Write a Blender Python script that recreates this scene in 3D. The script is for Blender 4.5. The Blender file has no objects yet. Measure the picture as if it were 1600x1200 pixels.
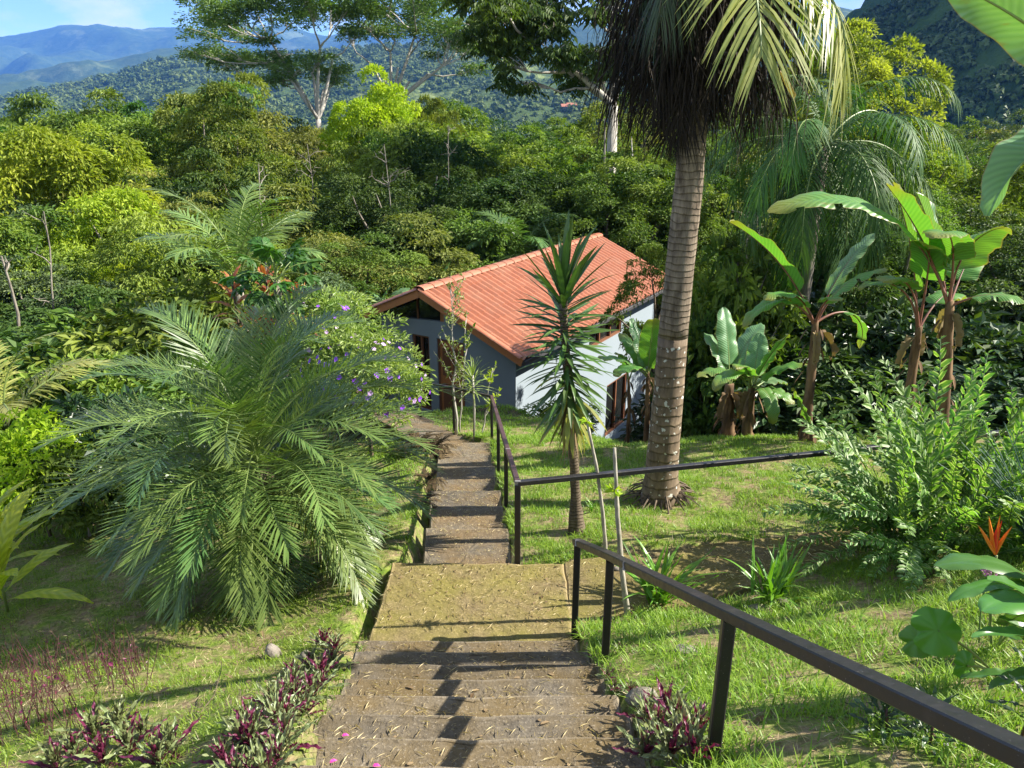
import bpy, math, random
import numpy as np
from mathutils import Vector, Matrix
rng = np.random.default_rng(11); random.seed(11)
SC = bpy.context.scene; COL = SC.collection
R = math.radians
# ------------------------------------------------------------------ camera, light, exposure
CAMZ, PITCH, F = 3.9, R(20.0), 1180.0
cd = bpy.data.cameras.new('camera'); cam = bpy.data.objects.new('camera', cd); COL.objects.link(cam)
cam.location = (0, 0, CAMZ); cam.rotation_euler = (R(70), 0, 0)
cd.sensor_fit = 'HORIZONTAL'; cd.sensor_width = 36; cd.lens = 36*F/1600
cd.clip_start = .05; cd.clip_end = 40000
SC.camera = cam
SUN_EL, SUN_AZ = R(38), R(86)         # azimuth clockwise from +Y (the way the camera looks)
world = bpy.data.worlds.new('World'); SC.world = world; world.use_nodes = True
wn = world.node_tree; wn.nodes.clear()
wo = wn.nodes.new('ShaderNodeOutputWorld'); bg = wn.nodes.new('ShaderNodeBackground')
sky = wn.nodes.new('ShaderNodeTexSky'); sky.sky_type = 'NISHITA'; sky.sun_disc = False
sky.sun_elevation = SUN_EL; sky.sun_rotation = SUN_AZ; sky.altitude = 2500; sky.air_density = 1.0; sky.dust_density = .1; sky.ozone_density = 3.0
bg.inputs['Strength'].default_value = .076
# broken fair-weather cloud over the whole sky
tc = wn.nodes.new('ShaderNodeTexCoord'); mp = wn.nodes.new('ShaderNodeMapping'); mp.inputs['Scale'].default_value = (1, 1, 2.6); mp.inputs['Location'].default_value = (.35, .2, .1)
nz = wn.nodes.new('ShaderNodeTexNoise'); nz.inputs['Scale'].default_value = 4.2; nz.inputs['Detail'].default_value = 9; nz.inputs['Roughness'].default_value = .58
cr = wn.nodes.new('ShaderNodeValToRGB'); cr.color_ramp.elements[0].position = .47; cr.color_ramp.elements[1].position = .61
mx = wn.nodes.new('ShaderNodeMix'); mx.data_type = 'RGBA'; mx.inputs['B'].default_value = (5.5, 5.6, 5.8, 1)
wn.links.new(tc.outputs['Generated'], mp.inputs['Vector']); wn.links.new(mp.outputs['Vector'], nz.inputs['Vector'])
wn.links.new(nz.outputs['Fac'], cr.inputs['Fac']); wn.links.new(cr.outputs['Color'], mx.inputs['Factor'])
wn.links.new(sky.outputs['Color'], mx.inputs['A']); wn.links.new(mx.outputs['Result'], bg.inputs['Color']); wn.links.new(bg.outputs['Background'], wo.inputs['Surface'])
sl = bpy.data.lights.new('sun', 'SUN'); sl.energy = 4.8; sl.angle = R(.5); sl.color = (1, .93, .82)
sun = bpy.data.objects.new('sun', sl); COL.objects.link(sun); sun.location = (20, 0, 30)
sd = Vector((math.sin(SUN_AZ)*math.cos(SUN_EL), math.cos(SUN_AZ)*math.cos(SUN_EL), math.sin(SUN_EL)))
sun.rotation_euler = (-sd).to_track_quat('-Z', 'Y').to_euler()
vs = SC.view_settings; SC.display_settings.display_device = 'sRGB'
vs.view_transform = 'Standard'; vs.look = 'None'; vs.gamma = 1; vs.use_curve_mapping = False
vs.exposure = 1.75
SC.render.engine = 'CYCLES'
cy = SC.cycles; cy.use_denoising = True; cy.max_bounces = 6; cy.diffuse_bounces = 3; cy.glossy_bounces = 2; cy.transmission_bounces = 4; cy.transparent_max_bounces = 8; cy.volume_bounces = 0
cy.sample_clamp_indirect = 6

def at(u, v, Y):
    """world point that the camera sees at photo pixel (u, v) at distance Y ahead"""
    dx, dy = (u-800)/F, (600-v)/F
    y, z = math.cos(PITCH)+dy*math.sin(PITCH), -math.sin(PITCH)+dy*math.cos(PITCH)
    return Vector((dx/y*Y, Y, CAMZ+z/y*Y))
def pxm(Y, n):                      # n photo pixels at distance Y in metres
    return n/F*Y*1.03
# ------------------------------------------------------------------ mesh builder
class G:
    def __init__(s): s.v = []; s.t = []; s.f3 = []; s.f4 = []; s.m3 = []; s.m4 = []; s.u = []; s.n = 0
    def add(s, V, F3=None, F4=None, tone=.5, mat=0, uv=None):
        V = np.asarray(V, float).reshape(-1, 3); k = len(V)
        s.v.append(V); s.t.append(np.broadcast_to(np.asarray(tone, float), (k,)).copy())
        s.u.append(np.zeros((k, 2)) if uv is None else np.asarray(uv, float))
        for Fa, fl, ml in ((F3, s.f3, s.m3), (F4, s.f4, s.m4)):
            if Fa is not None and len(Fa):
                Fa = np.asarray(Fa, np.int64)+s.n; fl.append(Fa); ml.append(np.full(len(Fa), mat, np.int32))
        s.n += k
    def mesh(s, name, mats, smooth=False):
        V = np.concatenate(s.v); T = np.concatenate(s.t); U = np.concatenate(s.u)
        f3 = np.concatenate(s.f3) if s.f3 else np.zeros((0, 3), np.int64); f4 = np.concatenate(s.f4) if s.f4 else np.zeros((0, 4), np.int64)
        m3 = np.concatenate(s.m3) if s.m3 else np.zeros(0, np.int32); m4 = np.concatenate(s.m4) if s.m4 else np.zeros(0, np.int32)
        me = bpy.data.meshes.new(name)
        me.vertices.add(len(V)); me.vertices.foreach_set('co', V.astype(np.float32).ravel())
        L = np.concatenate([f3.ravel(), f4.ravel()]).astype(np.int32)
        tot = np.concatenate([np.full(len(f3), 3), np.full(len(f4), 4)]).astype(np.int32)
        st = np.concatenate([[0], np.cumsum(tot)[:-1]]).astype(np.int32) if len(tot) else np.zeros(0, np.int32)
        me.loops.add(len(L)); me.loops.foreach_set('vertex_index', L)
        me.polygons.add(len(tot)); me.polygons.foreach_set('loop_start', st); me.polygons.foreach_set('loop_total', tot)
        mats = mats if isinstance(mats, (list, tuple)) else [mats]
        for m in mats: me.materials.append(m)
        me.polygons.foreach_set('material_index', np.concatenate([m3, m4]))
        me.polygons.foreach_set('use_smooth', np.full(len(tot), smooth))
        a = me.attributes.new('tone', 'FLOAT', 'POINT'); a.data.foreach_set('value', T.astype(np.float32))
        b = me.attributes.new('lu', 'FLOAT_VECTOR', 'POINT'); b.data.foreach_set('vector', np.concatenate([U, np.zeros((len(U), 1))], 1).astype(np.float32).ravel())
        me.update(calc_edges=True); me.validate()
        return me
    def build(s, name, mats, parent=None, smooth=False, kind=None):
        return link(name, s.mesh(name, mats, smooth), parent, kind)
def link(name, me, parent=None, kind=None, loc=None):
    o = bpy.data.objects.new(name, me); COL.objects.link(o)
    if parent is not None: o.parent = parent
    if kind: o['kind'] = kind
    if loc is not None: o.location = loc
    return o
def tag(o, label, cat, group=None):
    o['label'] = label; o['category'] = cat
    if group: o['group'] = group
    return o
def thing(name, label, cat, loc=(0, 0, 0), rz=0, group=None):
    o = bpy.data.objects.new(name, None); COL.objects.link(o); o.location = loc; o.rotation_euler = (0, 0, rz); o.empty_display_size = .2
    return tag(o, label, cat, group)
def nrm(a): return a/np.maximum(np.linalg.norm(a, axis=-1, keepdims=True), 1e-9)
def scatter(g, T, P, D, N, S, tone=.5, mat=0, uv=False):
    """copies of template T=(verts, tris, quads) at P along D with face normal near N; S scalar or (n,3) scale (side, along, normal)"""
    tv, t3, t4 = T; n = len(P)
    D = nrm(np.asarray(D, float)); X = nrm(np.cross(D, N)); Z = np.cross(X, D)
    S = np.asarray(S, float)
    S = np.repeat(S[:, None], 3, 1) if S.ndim == 1 else S
    k = len(tv)
    V = P[:, None, :]+tv[None, :, 0:1]*S[:, None, 0:1]*X[:, None, :]+tv[None, :, 1:2]*S[:, None, 1:2]*D[:, None, :]+tv[None, :, 2:3]*S[:, None, 2:3]*Z[:, None, :]
    off = (np.arange(n)*k)[:, None, None]
    F3 = (t3[None]+off).reshape(-1, 3) if len(t3) else None
    F4 = (t4[None]+off).reshape(-1, 4) if len(t4) else None
    UV = np.tile(tv[:, [1, 0]], (n, 1)) if uv else None
    g.add(V.reshape(-1, 3), F3, F4, np.repeat(np.asarray(tone, float), k) if np.ndim(tone) else tone, mat, UV)
A = np.array; E3 = np.zeros((0, 3), int); E4 = np.zeros((0, 4), int)
LEAF2 = (A([[0, 0, 0], [-.5, .5, .1], [.5, .5, .1], [0, 1, -.12]], float), A([[0, 2, 3], [0, 3, 1]]), E4)
LEAF4 = (A([[0, 0, 0], [-.45, .35, .1], [0, .42, 0], [.45, .35, .1], [0, 1, -.15]], float), A([[0, 2, 1], [0, 3, 2], [1, 2, 4], [2, 3, 4]]), E4)
LEAFO = (A([[0, 0, 0], [-.42, .25, .09], [0, .3, .02], [.42, .25, .09], [-.4, .65, .06], [0, .66, -.03], [.4, .65, .06], [0, 1, -.14]], float),
         A([[0, 2, 1], [0, 3, 2], [4, 5, 7], [5, 6, 7]]), A([[1, 2, 5, 4], [2, 3, 6, 5]]))
def blade(bend, seg=3):
    v = []; q = []
    for i in range(seg):
        t = i/seg; w = .5*(1-t*.75)
        v += [[-w, t*(1-.25*bend*t), bend*t*t], [w, t*(1-.25*bend*t), bend*t*t]]
    v.append([0, 1-.25*bend, bend]); q = [[2*i, 2*i+1, 2*i+3, 2*i+2] for i in range(seg-1)]
    return (A(v, float), A([[2*seg-2, 2*seg-1, 2*seg]]), A(q) if q else E4)
BL = [blade(b, 2) for b in (.15, .5, .9)]
def randdir(n, zlo=-1, zhi=1):
    z = rng.uniform(zlo, zhi, n); a = rng.uniform(0, 2*np.pi, n); r = np.sqrt(1-z*z)
    return np.stack([r*np.cos(a), r*np.sin(a), z], 1)
def tube(g, pts, rad, n=6, tone=.5, mat=0, cap=True, jit=0, uvs=1.0):
    pts = np.asarray(pts, float); m = len(pts); rad = np.broadcast_to(np.asarray(rad, float), (m,))
    T = np.gradient(pts, axis=0); T = nrm(T)
    ref = A([0, 0, 1.]) if abs(T[0, 2]) < .9 else A([1., 0, 0])
    X = nrm(np.cross(T, ref)); 
    Y = np.cross(T, X)
    a = np.linspace(0, 2*np.pi, n, endpoint=False)
    ring = np.cos(a)[None, :, None]*X[:, None]+np.sin(a)[None, :, None]*Y[:, None]
    rr = rad[:, None]*(1+(rng.uniform(-jit, jit, (m, n)) if jit else 0))
    V = pts[:, None]+ring*rr[..., None]
    i = np.arange(m-1)[:, None]*n; j = np.arange(n)[None]; j2 = (j+1) % n
    F = np.stack([i+j, i+j2, i+n+j2, i+n+j], -1).reshape(-1, 4)
    V = V.reshape(-1, 3)
    sl_ = np.concatenate([[0], np.cumsum(np.linalg.norm(np.diff(pts, axis=0), axis=1))])
    uv = np.stack([np.repeat(sl_, n)*uvs, np.tile(a, m)], 1)
    if cap:
        V = np.concatenate([V, pts[[0, -1]]]); uv = np.concatenate([uv, [[0, 0], [sl_[-1], 0]]]); c = m*n
        f3 = [[c, (q+1) % n, q] for q in range(n)]+[[c+1, (m-1)*n+q, (m-1)*n+(q+1) % n] for q in range(n)]
        g.add(V, f3, F, tone, mat, uv)
    else: g.add(V, None, F, tone, mat, uv)
def curve(p0, p1, sag=0, n=6, side=0):
    p0, p1 = A(p0, float), A(p1, float); t = np.linspace(0, 1, n)[:, None]
    d = p1-p0; s = nrm(np.cross(d, [0, 0, 1.])) if np.linalg.norm(d[:2]) > 1e-6 else A([1., 0, 0])
    return p0+d*t+np.sin(np.pi*t)*(A([0, 0, -1.])*sag+s*side)
def box(g, lo, hi, tone=.5, mat=0):
    (a, b, c), (d, e, f) = lo, hi
    V = [[a, b, c], [d, b, c], [d, e, c], [a, e, c], [a, b, f], [d, b, f], [d, e, f], [a, e, f]]
    g.add(V, None, [[0, 3, 2, 1], [4, 5, 6, 7], [0, 1, 5, 4], [1, 2, 6, 5], [2, 3, 7, 6], [3, 0, 4, 7]], tone, mat)
def bar(g, p0, p1, w, h, up=(0, 0, 1), tone=.5, mat=0, bev=.0):
    """rectangular bar from p0 to p1, bevelled long edges"""
    p0, p1 = A(p0, float), A(p1, float); d = nrm(p1-p0); X = nrm(np.cross(d, A(up, float))); Z = np.cross(X, d)
    b = bev if bev else min(w, h)*.1
    prof = [(-w/2+b, -h/2), (w/2-b, -h/2), (w/2, -h/2+b), (w/2, h/2-b), (w/2-b, h/2), (-w/2+b, h/2), (-w/2, h/2-b), (-w/2, -h/2+b)]
    V = [p+X*x+Z*z for p in (p0, p1) for x, z in prof]
    Fq = [[i, (i+1) % 8, 8+(i+1) % 8, 8+i] for i in range(8)]
    V2 = V+[p0, p1]
    f3 = [[16, (i+1) % 8, i] for i in range(8)]+[[17, 8+i, 8+(i+1) % 8] for i in range(8)]
    g.add(V2, f3, Fq, tone, mat)
# ------------------------------------------------------------------ materials
def newmat(name):
    m = bpy.data.materials.new(name); m.use_nodes = True; nt = m.node_tree; nt.nodes.clear()
    return m, nt, nt.nodes.new('ShaderNodeOutputMaterial')
def N_(nt, t, **k):
    n = nt.nodes.new('ShaderNode'+t)
    for a, b in k.items():
        if a in n.inputs: n.inputs[a].default_value = b
        else: setattr(n, a, b)
    return n
def mixc(nt, f, a, b, blend='MIX'):
    m = nt.nodes.new('ShaderNodeMix'); m.data_type = 'RGBA'; m.blend_type = blend
    for s, x in (('Factor', f), ('A', a), ('B', b)):
        if isinstance(x, (int, float)): m.inputs[s].default_value = x
        elif isinstance(x, tuple): m.inputs[s].default_value = (*x[:3], 1)
        else: nt.links.new(x, m.inputs[s])
    return m.outputs['Result']
def ramp(nt, f, *st):
    r = nt.nodes.new('ShaderNodeValToRGB'); el = r.color_ramp.elements
    while len(el) < len(st): el.new(.5)
    for e, (p, c) in zip(el, st): e.position = p; e.color = (*c, 1) if isinstance(c, tuple) else (c, c, c, 1)
    nt.links.new(f, r.inputs['Fac']); return r.outputs['Color']
def noise(nt, scale, detail=4, rough=.55, vec=None, dist=0):
    n = N_(nt, 'TexNoise'); n.inputs['Scale'].default_value = scale; n.inputs['Detail'].default_value = detail; n.inputs['Roughness'].default_value = rough; n.inputs['Distortion'].default_value = dist
    if vec is not None: nt.links.new(vec, n.inputs['Vector'])
    return n.outputs['Fac']
def pos(nt): return N_(nt, 'NewGeometry').outputs['Position']
def objco(nt): return N_(nt, 'TexCoord').outputs['Object']
def attr(nt, name, out='Fac'):
    a = N_(nt, 'Attribute'); a.attribute_name = name; return a.outputs[out]
def bump(nt, h, strength=.3, dist=.01):
    b = N_(nt, 'Bump'); b.inputs['Strength'].default_value = strength; b.inputs['Distance'].default_value = dist; nt.links.new(h, b.inputs['Height']); return b.outputs['Normal']
def surf(nt, out, col, rough=.6, normal=None, spec=.5, metal=0):
    p = N_(nt, 'BsdfPrincipled')
    if isinstance(col, tuple): p.inputs['Base Color'].default_value = (*col, 1)
    else: nt.links.new(col, p.inputs['Base Color'])
    if isinstance(rough, (int, float)): p.inputs['Roughness'].default_value = rough
    else: nt.links.new(rough, p.inputs['Roughness'])
    p.inputs['Specular IOR Level'].default_value = spec; p.inputs['Metallic'].default_value = metal
    if normal is not None: nt.links.new(normal, p.inputs['Normal'])
    nt.links.new(p.outputs[0], out.inputs['Surface']); return p
def leafmat(name, a, b, rough=.42, trans=.35, spec=.5, vein=0, edge=None, tip=None, tcol=None, epos=(.22, .36)):
    """leaf: colour runs a..b with the 'tone' attribute and a little per object; thin and translucent"""
    m, nt, out = newmat(name)
    c = mixc(nt, attr(nt, 'tone'), a, b)
    oi = N_(nt, 'ObjectInfo').outputs['Random']
    hv = N_(nt, 'HueSaturation'); nt.links.new(c, hv.inputs['Color'])
    mr = N_(nt, 'MapRange'); mr.inputs['To Min'].default_value = .82; mr.inputs['To Max'].default_value = 1.2; nt.links.new(oi, mr.inputs['Value']); nt.links.new(mr.outputs[0], hv.inputs['Value'])
    mr2 = N_(nt, 'MapRange'); mr2.inputs['To Min'].default_value = .488; mr2.inputs['To Max'].default_value = .512; nt.links.new(oi, mr2.inputs['Value']); nt.links.new(mr2.outputs[0], hv.inputs['Hue'])
    c = hv.outputs['Color']; nrmv = None
    if vein or edge or tip:
        sx = N_(nt, 'SeparateXYZ'); nt.links.new(attr(nt, 'lu', 'Vector'), sx.inputs[0])
        if vein:
            w = N_(nt, 'Math', operation='SINE'); ml = N_(nt, 'Math', operation='MULTIPLY'); ml.inputs[1].default_value = vein
            ad = N_(nt, 'Math', operation='ADD'); ab = N_(nt, 'Math', operation='ABSOLUTE'); nt.links.new(sx.outputs[1], ab.inputs[0])
            m2 = N_(nt, 'Math', operation='MULTIPLY'); m2.inputs[1].default_value = -.12; nt.links.new(ab.outputs[0], m2.inputs[0])
            nt.links.new(sx.outputs[0], ad.inputs[0]); nt.links.new(m2.outputs[0], ad.inputs[1])
            nt.links.new(ad.outputs[0], ml.inputs[0]); nt.links.new(ml.outputs[0], w.inputs[0])
            mrv = N_(nt, 'MapRange'); mrv.inputs['From Min'].default_value = -1; mrv.inputs['To Min'].default_value = 0; mrv.inputs['To Max'].default_value = .35; nt.links.new(w.outputs[0], mrv.inputs['Value'])
            c = mixc(nt, mrv.outputs[0], c, tuple(min(1, x*1.5+.01) for x in b)); nrmv = bump(nt, w.outputs[0], .25, .01)
            st = noise(nt, 9, 3); c = mixc(nt, ramp(nt, st, (.62, 0.), (.72, .45)), c, (.19, .17, .03))
        if edge:
            ab2 = N_(nt, 'Math', operation='ABSOLUTE'); nt.links.new(sx.outputs[1], ab2.inputs[0])
            c = mixc(nt, ramp(nt, ab2.outputs[0], (epos[0], 0.), (epos[1], 1.)), c, edge)
        if tip: c = mixc(nt, ramp(nt, sx.outputs[0], (.75, 0.), (1., 1.)), c, tip)
    p = surf(nt, out, c, rough, nrmv, spec)
    tr = N_(nt, 'BsdfTranslucent'); tcl = mixc(nt, 1., c, tcol or (1.5, 1.6, .5), 'MULTIPLY'); nt.links.new(tcl, tr.inputs['Color'])
    ms = N_(nt, 'MixShader'); ms.inputs[0].default_value = trans
    nt.links.new(p.outputs[0], ms.inputs[1]); nt.links.new(tr.outputs[0], ms.inputs[2]); nt.links.new(ms.outputs[0], out.inputs['Surface'])
    return m
def barkmat(name, a, b, scale=9, ring=0, moss=None, lichen=None):
    m, nt, out = newmat(name); v = objco(nt)
    mpn = N_(nt, 'Mapping'); mpn.inputs['Scale'].default_value = (1, 1, .25); nt.links.new(v, mpn.inputs['Vector'])
    n1 = noise(nt, scale*2, 6, .65, mpn.outputs[0]); c = mixc(nt, ramp(nt, n1, (.3, 0.), (.7, 1.)), a, b); h = n1
    if ring:
        sx = N_(nt, 'SeparateXYZ'); nt.links.new(attr(nt, 'lu', 'Vector'), sx.inputs[0])
        n0 = noise(nt, 5, 3, .5, v); ad = N_(nt, 'Math', operation='MULTIPLY_ADD'); nt.links.new(n0, ad.inputs[0]); ad.inputs[1].default_value = .10; nt.links.new(sx.outputs[0], ad.inputs[2])
        ml = N_(nt, 'Math', operation='MULTIPLY'); ml.inputs[1].default_value = ring; nt.links.new(ad.outputs[0], ml.inputs[0])
        fr = N_(nt, 'Math', operation='FRACT'); nt.links.new(ml.outputs[0], fr.inputs[0])
        rr = ramp(nt, fr.outputs[0], (0., .25), (.10, .5), (.22, 1.), (1., .7)); c = mixc(nt, rr, tuple(x*.55 for x in a), c); 
        hh = N_(nt, 'Math', operation='MULTIPLY_ADD'); nt.links.new(n1, hh.inputs[0]); hh.inputs[1].default_value = .5; nt.links.new(rr, hh.inputs[2]); h = hh.outputs[0]
    if moss: c = mixc(nt, ramp(nt, noise(nt, 3, 4, .6, v), (.5, 0.), (.65, .8)), c, moss)
    if lichen: c = mixc(nt, ramp(nt, noise(nt, 16, 2, .5, v), (.63, 0.), (.67, .9)), c, lichen)
    surf(nt, out, c, .85, bump(nt, h, .6, .02), .2); return m
def plain(name, col, rough=.6, var=.15, sc=12, spec=.5, metal=0, bs=.15):
    m, nt, out = newmat(name); n1 = noise(nt, sc, 5, .6, objco(nt))
    c = mixc(nt, n1, tuple(x*(1-var) for x in col), tuple(min(1, x*(1+var)) for x in col))
    surf(nt, out, c, rough, bump(nt, n1, bs, .01), spec, metal); return m
# forest leaves
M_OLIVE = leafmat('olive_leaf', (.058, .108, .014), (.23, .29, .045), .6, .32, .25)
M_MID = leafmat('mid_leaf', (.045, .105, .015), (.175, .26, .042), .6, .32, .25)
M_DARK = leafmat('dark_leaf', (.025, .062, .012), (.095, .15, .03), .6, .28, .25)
M_YEL = leafmat('yellowing_leaf', (.16, .23, .02), (.36, .41, .04), .6, .38, .25)
M_LIME = leafmat('lime_leaf', (.20, .31, .016), (.40, .48, .035), .6, .4, .25)
M_YELOL = leafmat('yellow_olive_leaf', (.13, .18, .025), (.33, .36, .06), .6, .38, .25)  # yellower, paler leaf colour than plain olive
M_BROWNISH = leafmat('rusty_leaf', (.075, .105, .02), (.26, .27, .06), .6, .3, .25)
M_BLUE = leafmat('blue_green_leaf', (.05, .10, .04), (.15, .20, .085), .6, .25, .25)
M_FEATHER = leafmat('feathery_leaf', (.050, .105, .02), (.14, .20, .048), .55, .3)
M_GLOSS = leafmat('glossy_leaf', (.014, .038, .010), (.04, .08, .02), .40, .12, .45)
M_PALM = leafmat('palm_leaflet', (.07, .135, .028), (.20, .28, .075), .40, .32, .5)
M_PALMY = leafmat('yellow_palm_leaflet', (.15, .19, .04), (.36, .36, .10), .38, .35, .6)
M_PALMB = leafmat('blue_green_palm_leaflet', (.045, .11, .03), (.12, .20, .055), .42, .22, .45)
M_WEEP = leafmat('weeping_palm_leaflet', (.022, .07, .014), (.07, .145, .03), .58, .22, .25)
M_YUCCA = leafmat('yucca_blade', (.022, .075, .016), (.095, .16, .03), .4, .12, .5)
M_YUCCAY = leafmat('yellow_yucca_blade', (.16, .20, .03), (.30, .28, .05), .35, .25)
M_DRY = leafmat('dry_leaf', (.10, .065, .03), (.30, .22, .12), .8, .15, .2)
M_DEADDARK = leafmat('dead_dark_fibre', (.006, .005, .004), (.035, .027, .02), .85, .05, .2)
M_BAN = leafmat('banana_blade', (.075, .19, .035), (.11, .25, .045), .42, .33, .5, vein=150, tip=(.22, .22, .04), edge=(.24, .19, .06), epos=(.93, 1.))
M_BAN2 = leafmat('grey_banana_blade', (.10, .21, .085), (.14, .26, .11), .36, .3, .6, vein=150, edge=(.22, .17, .07), epos=(.94, 1.))
M_PETIOLE = plain('petiole', (.20, .08, .055), .5, .4, 9)
M_PETG = plain('green_petiole', (.16, .22, .06), .5, .3, 9)
M_BANTRUNK = barkmat('banana_stem', (.028, .017, .011), (.24, .15, .08), 3)
M_VARIEG = leafmat('variegated_leaf', (.065, .165, .022), (.14, .27, .04), .5, .35, edge=(.38, .48, .22))
M_VSTEM = plain('green_stem', (.10, .17, .05), .5)
M_GRASSA = leafmat('grass_blade', (.09, .19, .012), (.25, .36, .03), .5, .35)
M_STRAW = leafmat('straw', (.34, .26, .13), (.72, .62, .42), .7, .15, .2)
M_RHOEO = leafmat('rosette_leaf', (.09, .135, .04), (.26, .29, .13), .4, .2, tcol=(1.2, .6, .8))
M_RHOEOP = leafmat('purple_rosette_leaf', (.07, .010, .03), (.20, .03, .085), .4, .25, tcol=(1.6, .5, .9))
M_REDSTEM = plain('dark_red_stem', (.07, .03, .03), .5, .4)
M_CORD = leafmat('red_cordyline_leaf', (.28, .05, .035), (.38, .25, .05), .4, .35, tcol=(1.5, .9, .5))
M_PAPAYA = leafmat('papaya_leaf', (.022, .085, .010), (.06, .16, .018), .5, .25)
M_PURPLE = plain('purple_petal', (.20, .05, .50), .5, .3)
M_PALEP = plain('pale_lilac_petal', (.42, .28, .50), .5, .2)
M_SILVER = leafmat('silvery_leaf', (.14, .22, .05), (.30, .36, .11), .5, .35)
M_GINGER = leafmat('ginger_leaf', (.27, .40, .02), (.48, .48, .05), .4, .45, vein=60)
M_IRIS = leafmat('strap_leaf', (.05, .15, .015), (.15, .30, .03), .35, .3)
M_BROAD = leafmat('broad_leaf', (.07, .19, .022), (.11, .25, .03), .42, .35, vein=0)
M_LANCE = leafmat('lance_leaf', (.04, .13, .022), (.08, .19, .04), .3, .25)
M_ORANGE = plain('orange_bract', (.85, .22, .02), .4, .15)
M_REDBR = plain('red_bract', (.75, .05, .03), .4, .2)
M_PINK = plain('pink_floret', (.55, .26, .45), .5, .25)
M_RUSH = plain('blue_green_rush', (.06, .13, .085), .5, .3)
M_FERNDRY = leafmat('dead_fern', (.02, .014, .008), (.10, .07, .03), .8, .1, .2)
# bark
M_BARK = barkmat('grey_bark', (.10, .085, .065), (.32, .29, .24))
M_BARKD = barkmat('brown_bark', (.05, .038, .025), (.17, .13, .09))
M_PALE = barkmat('pale_bark', (.24, .22, .19), (.52, .49, .43))
M_COCO = barkmat('coconut_trunk', (.07, .05, .035), (.31, .25, .18), 8, ring=14, moss=None)
M_COCOB = barkmat('coconut_trunk_foot', (.10, .075, .05), (.28, .21, .14), 8, ring=9, lichen=(.62, .62, .55))
M_YTRUNK = barkmat('yucca_trunk', (.06, .045, .03), (.19, .15, .10), 9, ring=30)
M_MOSSROD = barkmat('mossy_pole', (.20, .18, .14), (.44, .41, .34), 12, moss=(.10, .11, .05))
# concrete, earth, paint
def concrete(name, lo, hi, mossc, mossamt):
    m, nt, out = newmat(name); p = pos(nt)
    n1 = noise(nt, 2.2, 6, .6, p); n2 = noise(nt, 60, 3, .6, p); n3 = noise(nt, 14, 6, .7, p)
    c = mixc(nt, ramp(nt, n3, (.3, 0.), (.7, 1.)), lo, hi)
    c = mixc(nt, ramp(nt, n1, (.5-mossamt*.3, 0.), (.62, .85)), c, mossc)
    c = mixc(nt, ramp(nt, n2, (.58, 0.), (.72, .7)), c, tuple(x*1.8 for x in hi))
    c = mixc(nt, ramp(nt, attr(nt, 'tone'), (.6, 0.), (1., .6)), c, tuple(x*1.35 for x in hi))  # full tone lightens slab lips: a lit nose line painted into the colour
    c = mixc(nt, ramp(nt, noise(nt, 34, 4, .65, p), (.28, .75), (.42, 0.)), c, tuple(x*.35 for x in lo))
    hv = N_(nt, 'HueSaturation'); nt.links.new(c, hv.inputs['Color']); mr = N_(nt, 'MapRange'); mr.inputs['To Min'].default_value = .82; mr.inputs['To Max'].default_value = 1.15; nt.links.new(N_(nt, 'ObjectInfo').outputs['Random'], mr.inputs['Value']); nt.links.new(mr.outputs[0], hv.inputs['Value']); c = hv.outputs['Color']
    h = N_(nt, 'Math', operation='ADD'); nt.links.new(n2, h.inputs[0]); nt.links.new(n3, h.inputs[1])
    surf(nt, out, c, .92, bump(nt, h.outputs[0], .55, .012), .2); return m
M_STEP = concrete('worn_concrete_lit_noses', (.068, .058, .043), (.165, .142, .106), (.12, .085, .035), .45)
M_LAND = concrete('mossy_concrete', (.085, .064, .03), (.215, .165, .085), (.165, .145, .035), .55)
M_LOWST = concrete('stained_concrete', (.06, .052, .04), (.165, .14, .10), (.14, .095, .045), .35)
def groundmat():
    m, nt, out = newmat('lawn_soil'); p = pos(nt)
    n1 = noise(nt, 1.1, 5, .6, p); n2 = noise(nt, 22, 6, .7, p); n3 = noise(nt, 5, 5, .65, p)
    soil = mixc(nt, ramp(nt, n2, (.3, 0.), (.7, 1.)), (.085, .06, .03), (.34, .27, .15))
    gr = mixc(nt, ramp(nt, n2, (.3, 0.), (.7, 1.)), (.05, .10, .012), (.20, .27, .04))
    near = mixc(nt, ramp(nt, n3, (.4, 0.), (.6, 1.)), soil, gr)
    wood = mixc(nt, n3, (.018, .016, .009), (.06, .05, .025))
    sx = N_(nt, 'SeparateXYZ'); nt.links.new(p, sx.inputs[0])
    zr = N_(nt, 'MapRange'); zr.inputs['From Min'].default_value = -1.7; zr.inputs['From Max'].default_value = -2.3; nt.links.new(sx.outputs[2], zr.inputs['Value'])
    c = mixc(nt, zr.outputs[0], near, wood)
    fr = N_(nt, 'MapRange'); fr.inputs['From Min'].default_value = 110; fr.inputs['From Max'].default_value = 160; nt.links.new(sx.outputs[1], fr.inputs['Value'])
    nf = noise(nt, .012, 6, .65, p)
    far = ramp(nt, nf, (.35, (.03, .055, .015)), (.52, (.05, .085, .02)), (.58, (.13, .19, .05)), (.75, (.17, .22, .07)))
    c = mixc(nt, fr.outputs[0], c, far)
    surf(nt, out, c, .95, bump(nt, n2, .7, .03), .15); return m
M_GROUND = groundmat()
def hillmat(name, a, b, c3, sc):
    m, nt, out = newmat(name); p = pos(nt)
    n1 = noise(nt, sc, 8, .7, p); n2 = noise(nt, sc*9, 5, .6, p)
    c = mixc(nt, ramp(nt, n2, (.3, 0.), (.7, 1.)), a, b); c = mixc(nt, ramp(nt, n1, (.56, 0.), (.63, 1.)), c, c3)
    surf(nt, out, c, .95, bump(nt, n2, 1., 8), .1); return m
M_HILL = hillmat('hill_forest_floor', (.03, .055, .015), (.07, .105, .03), (.17, .21, .065), .006)
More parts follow.
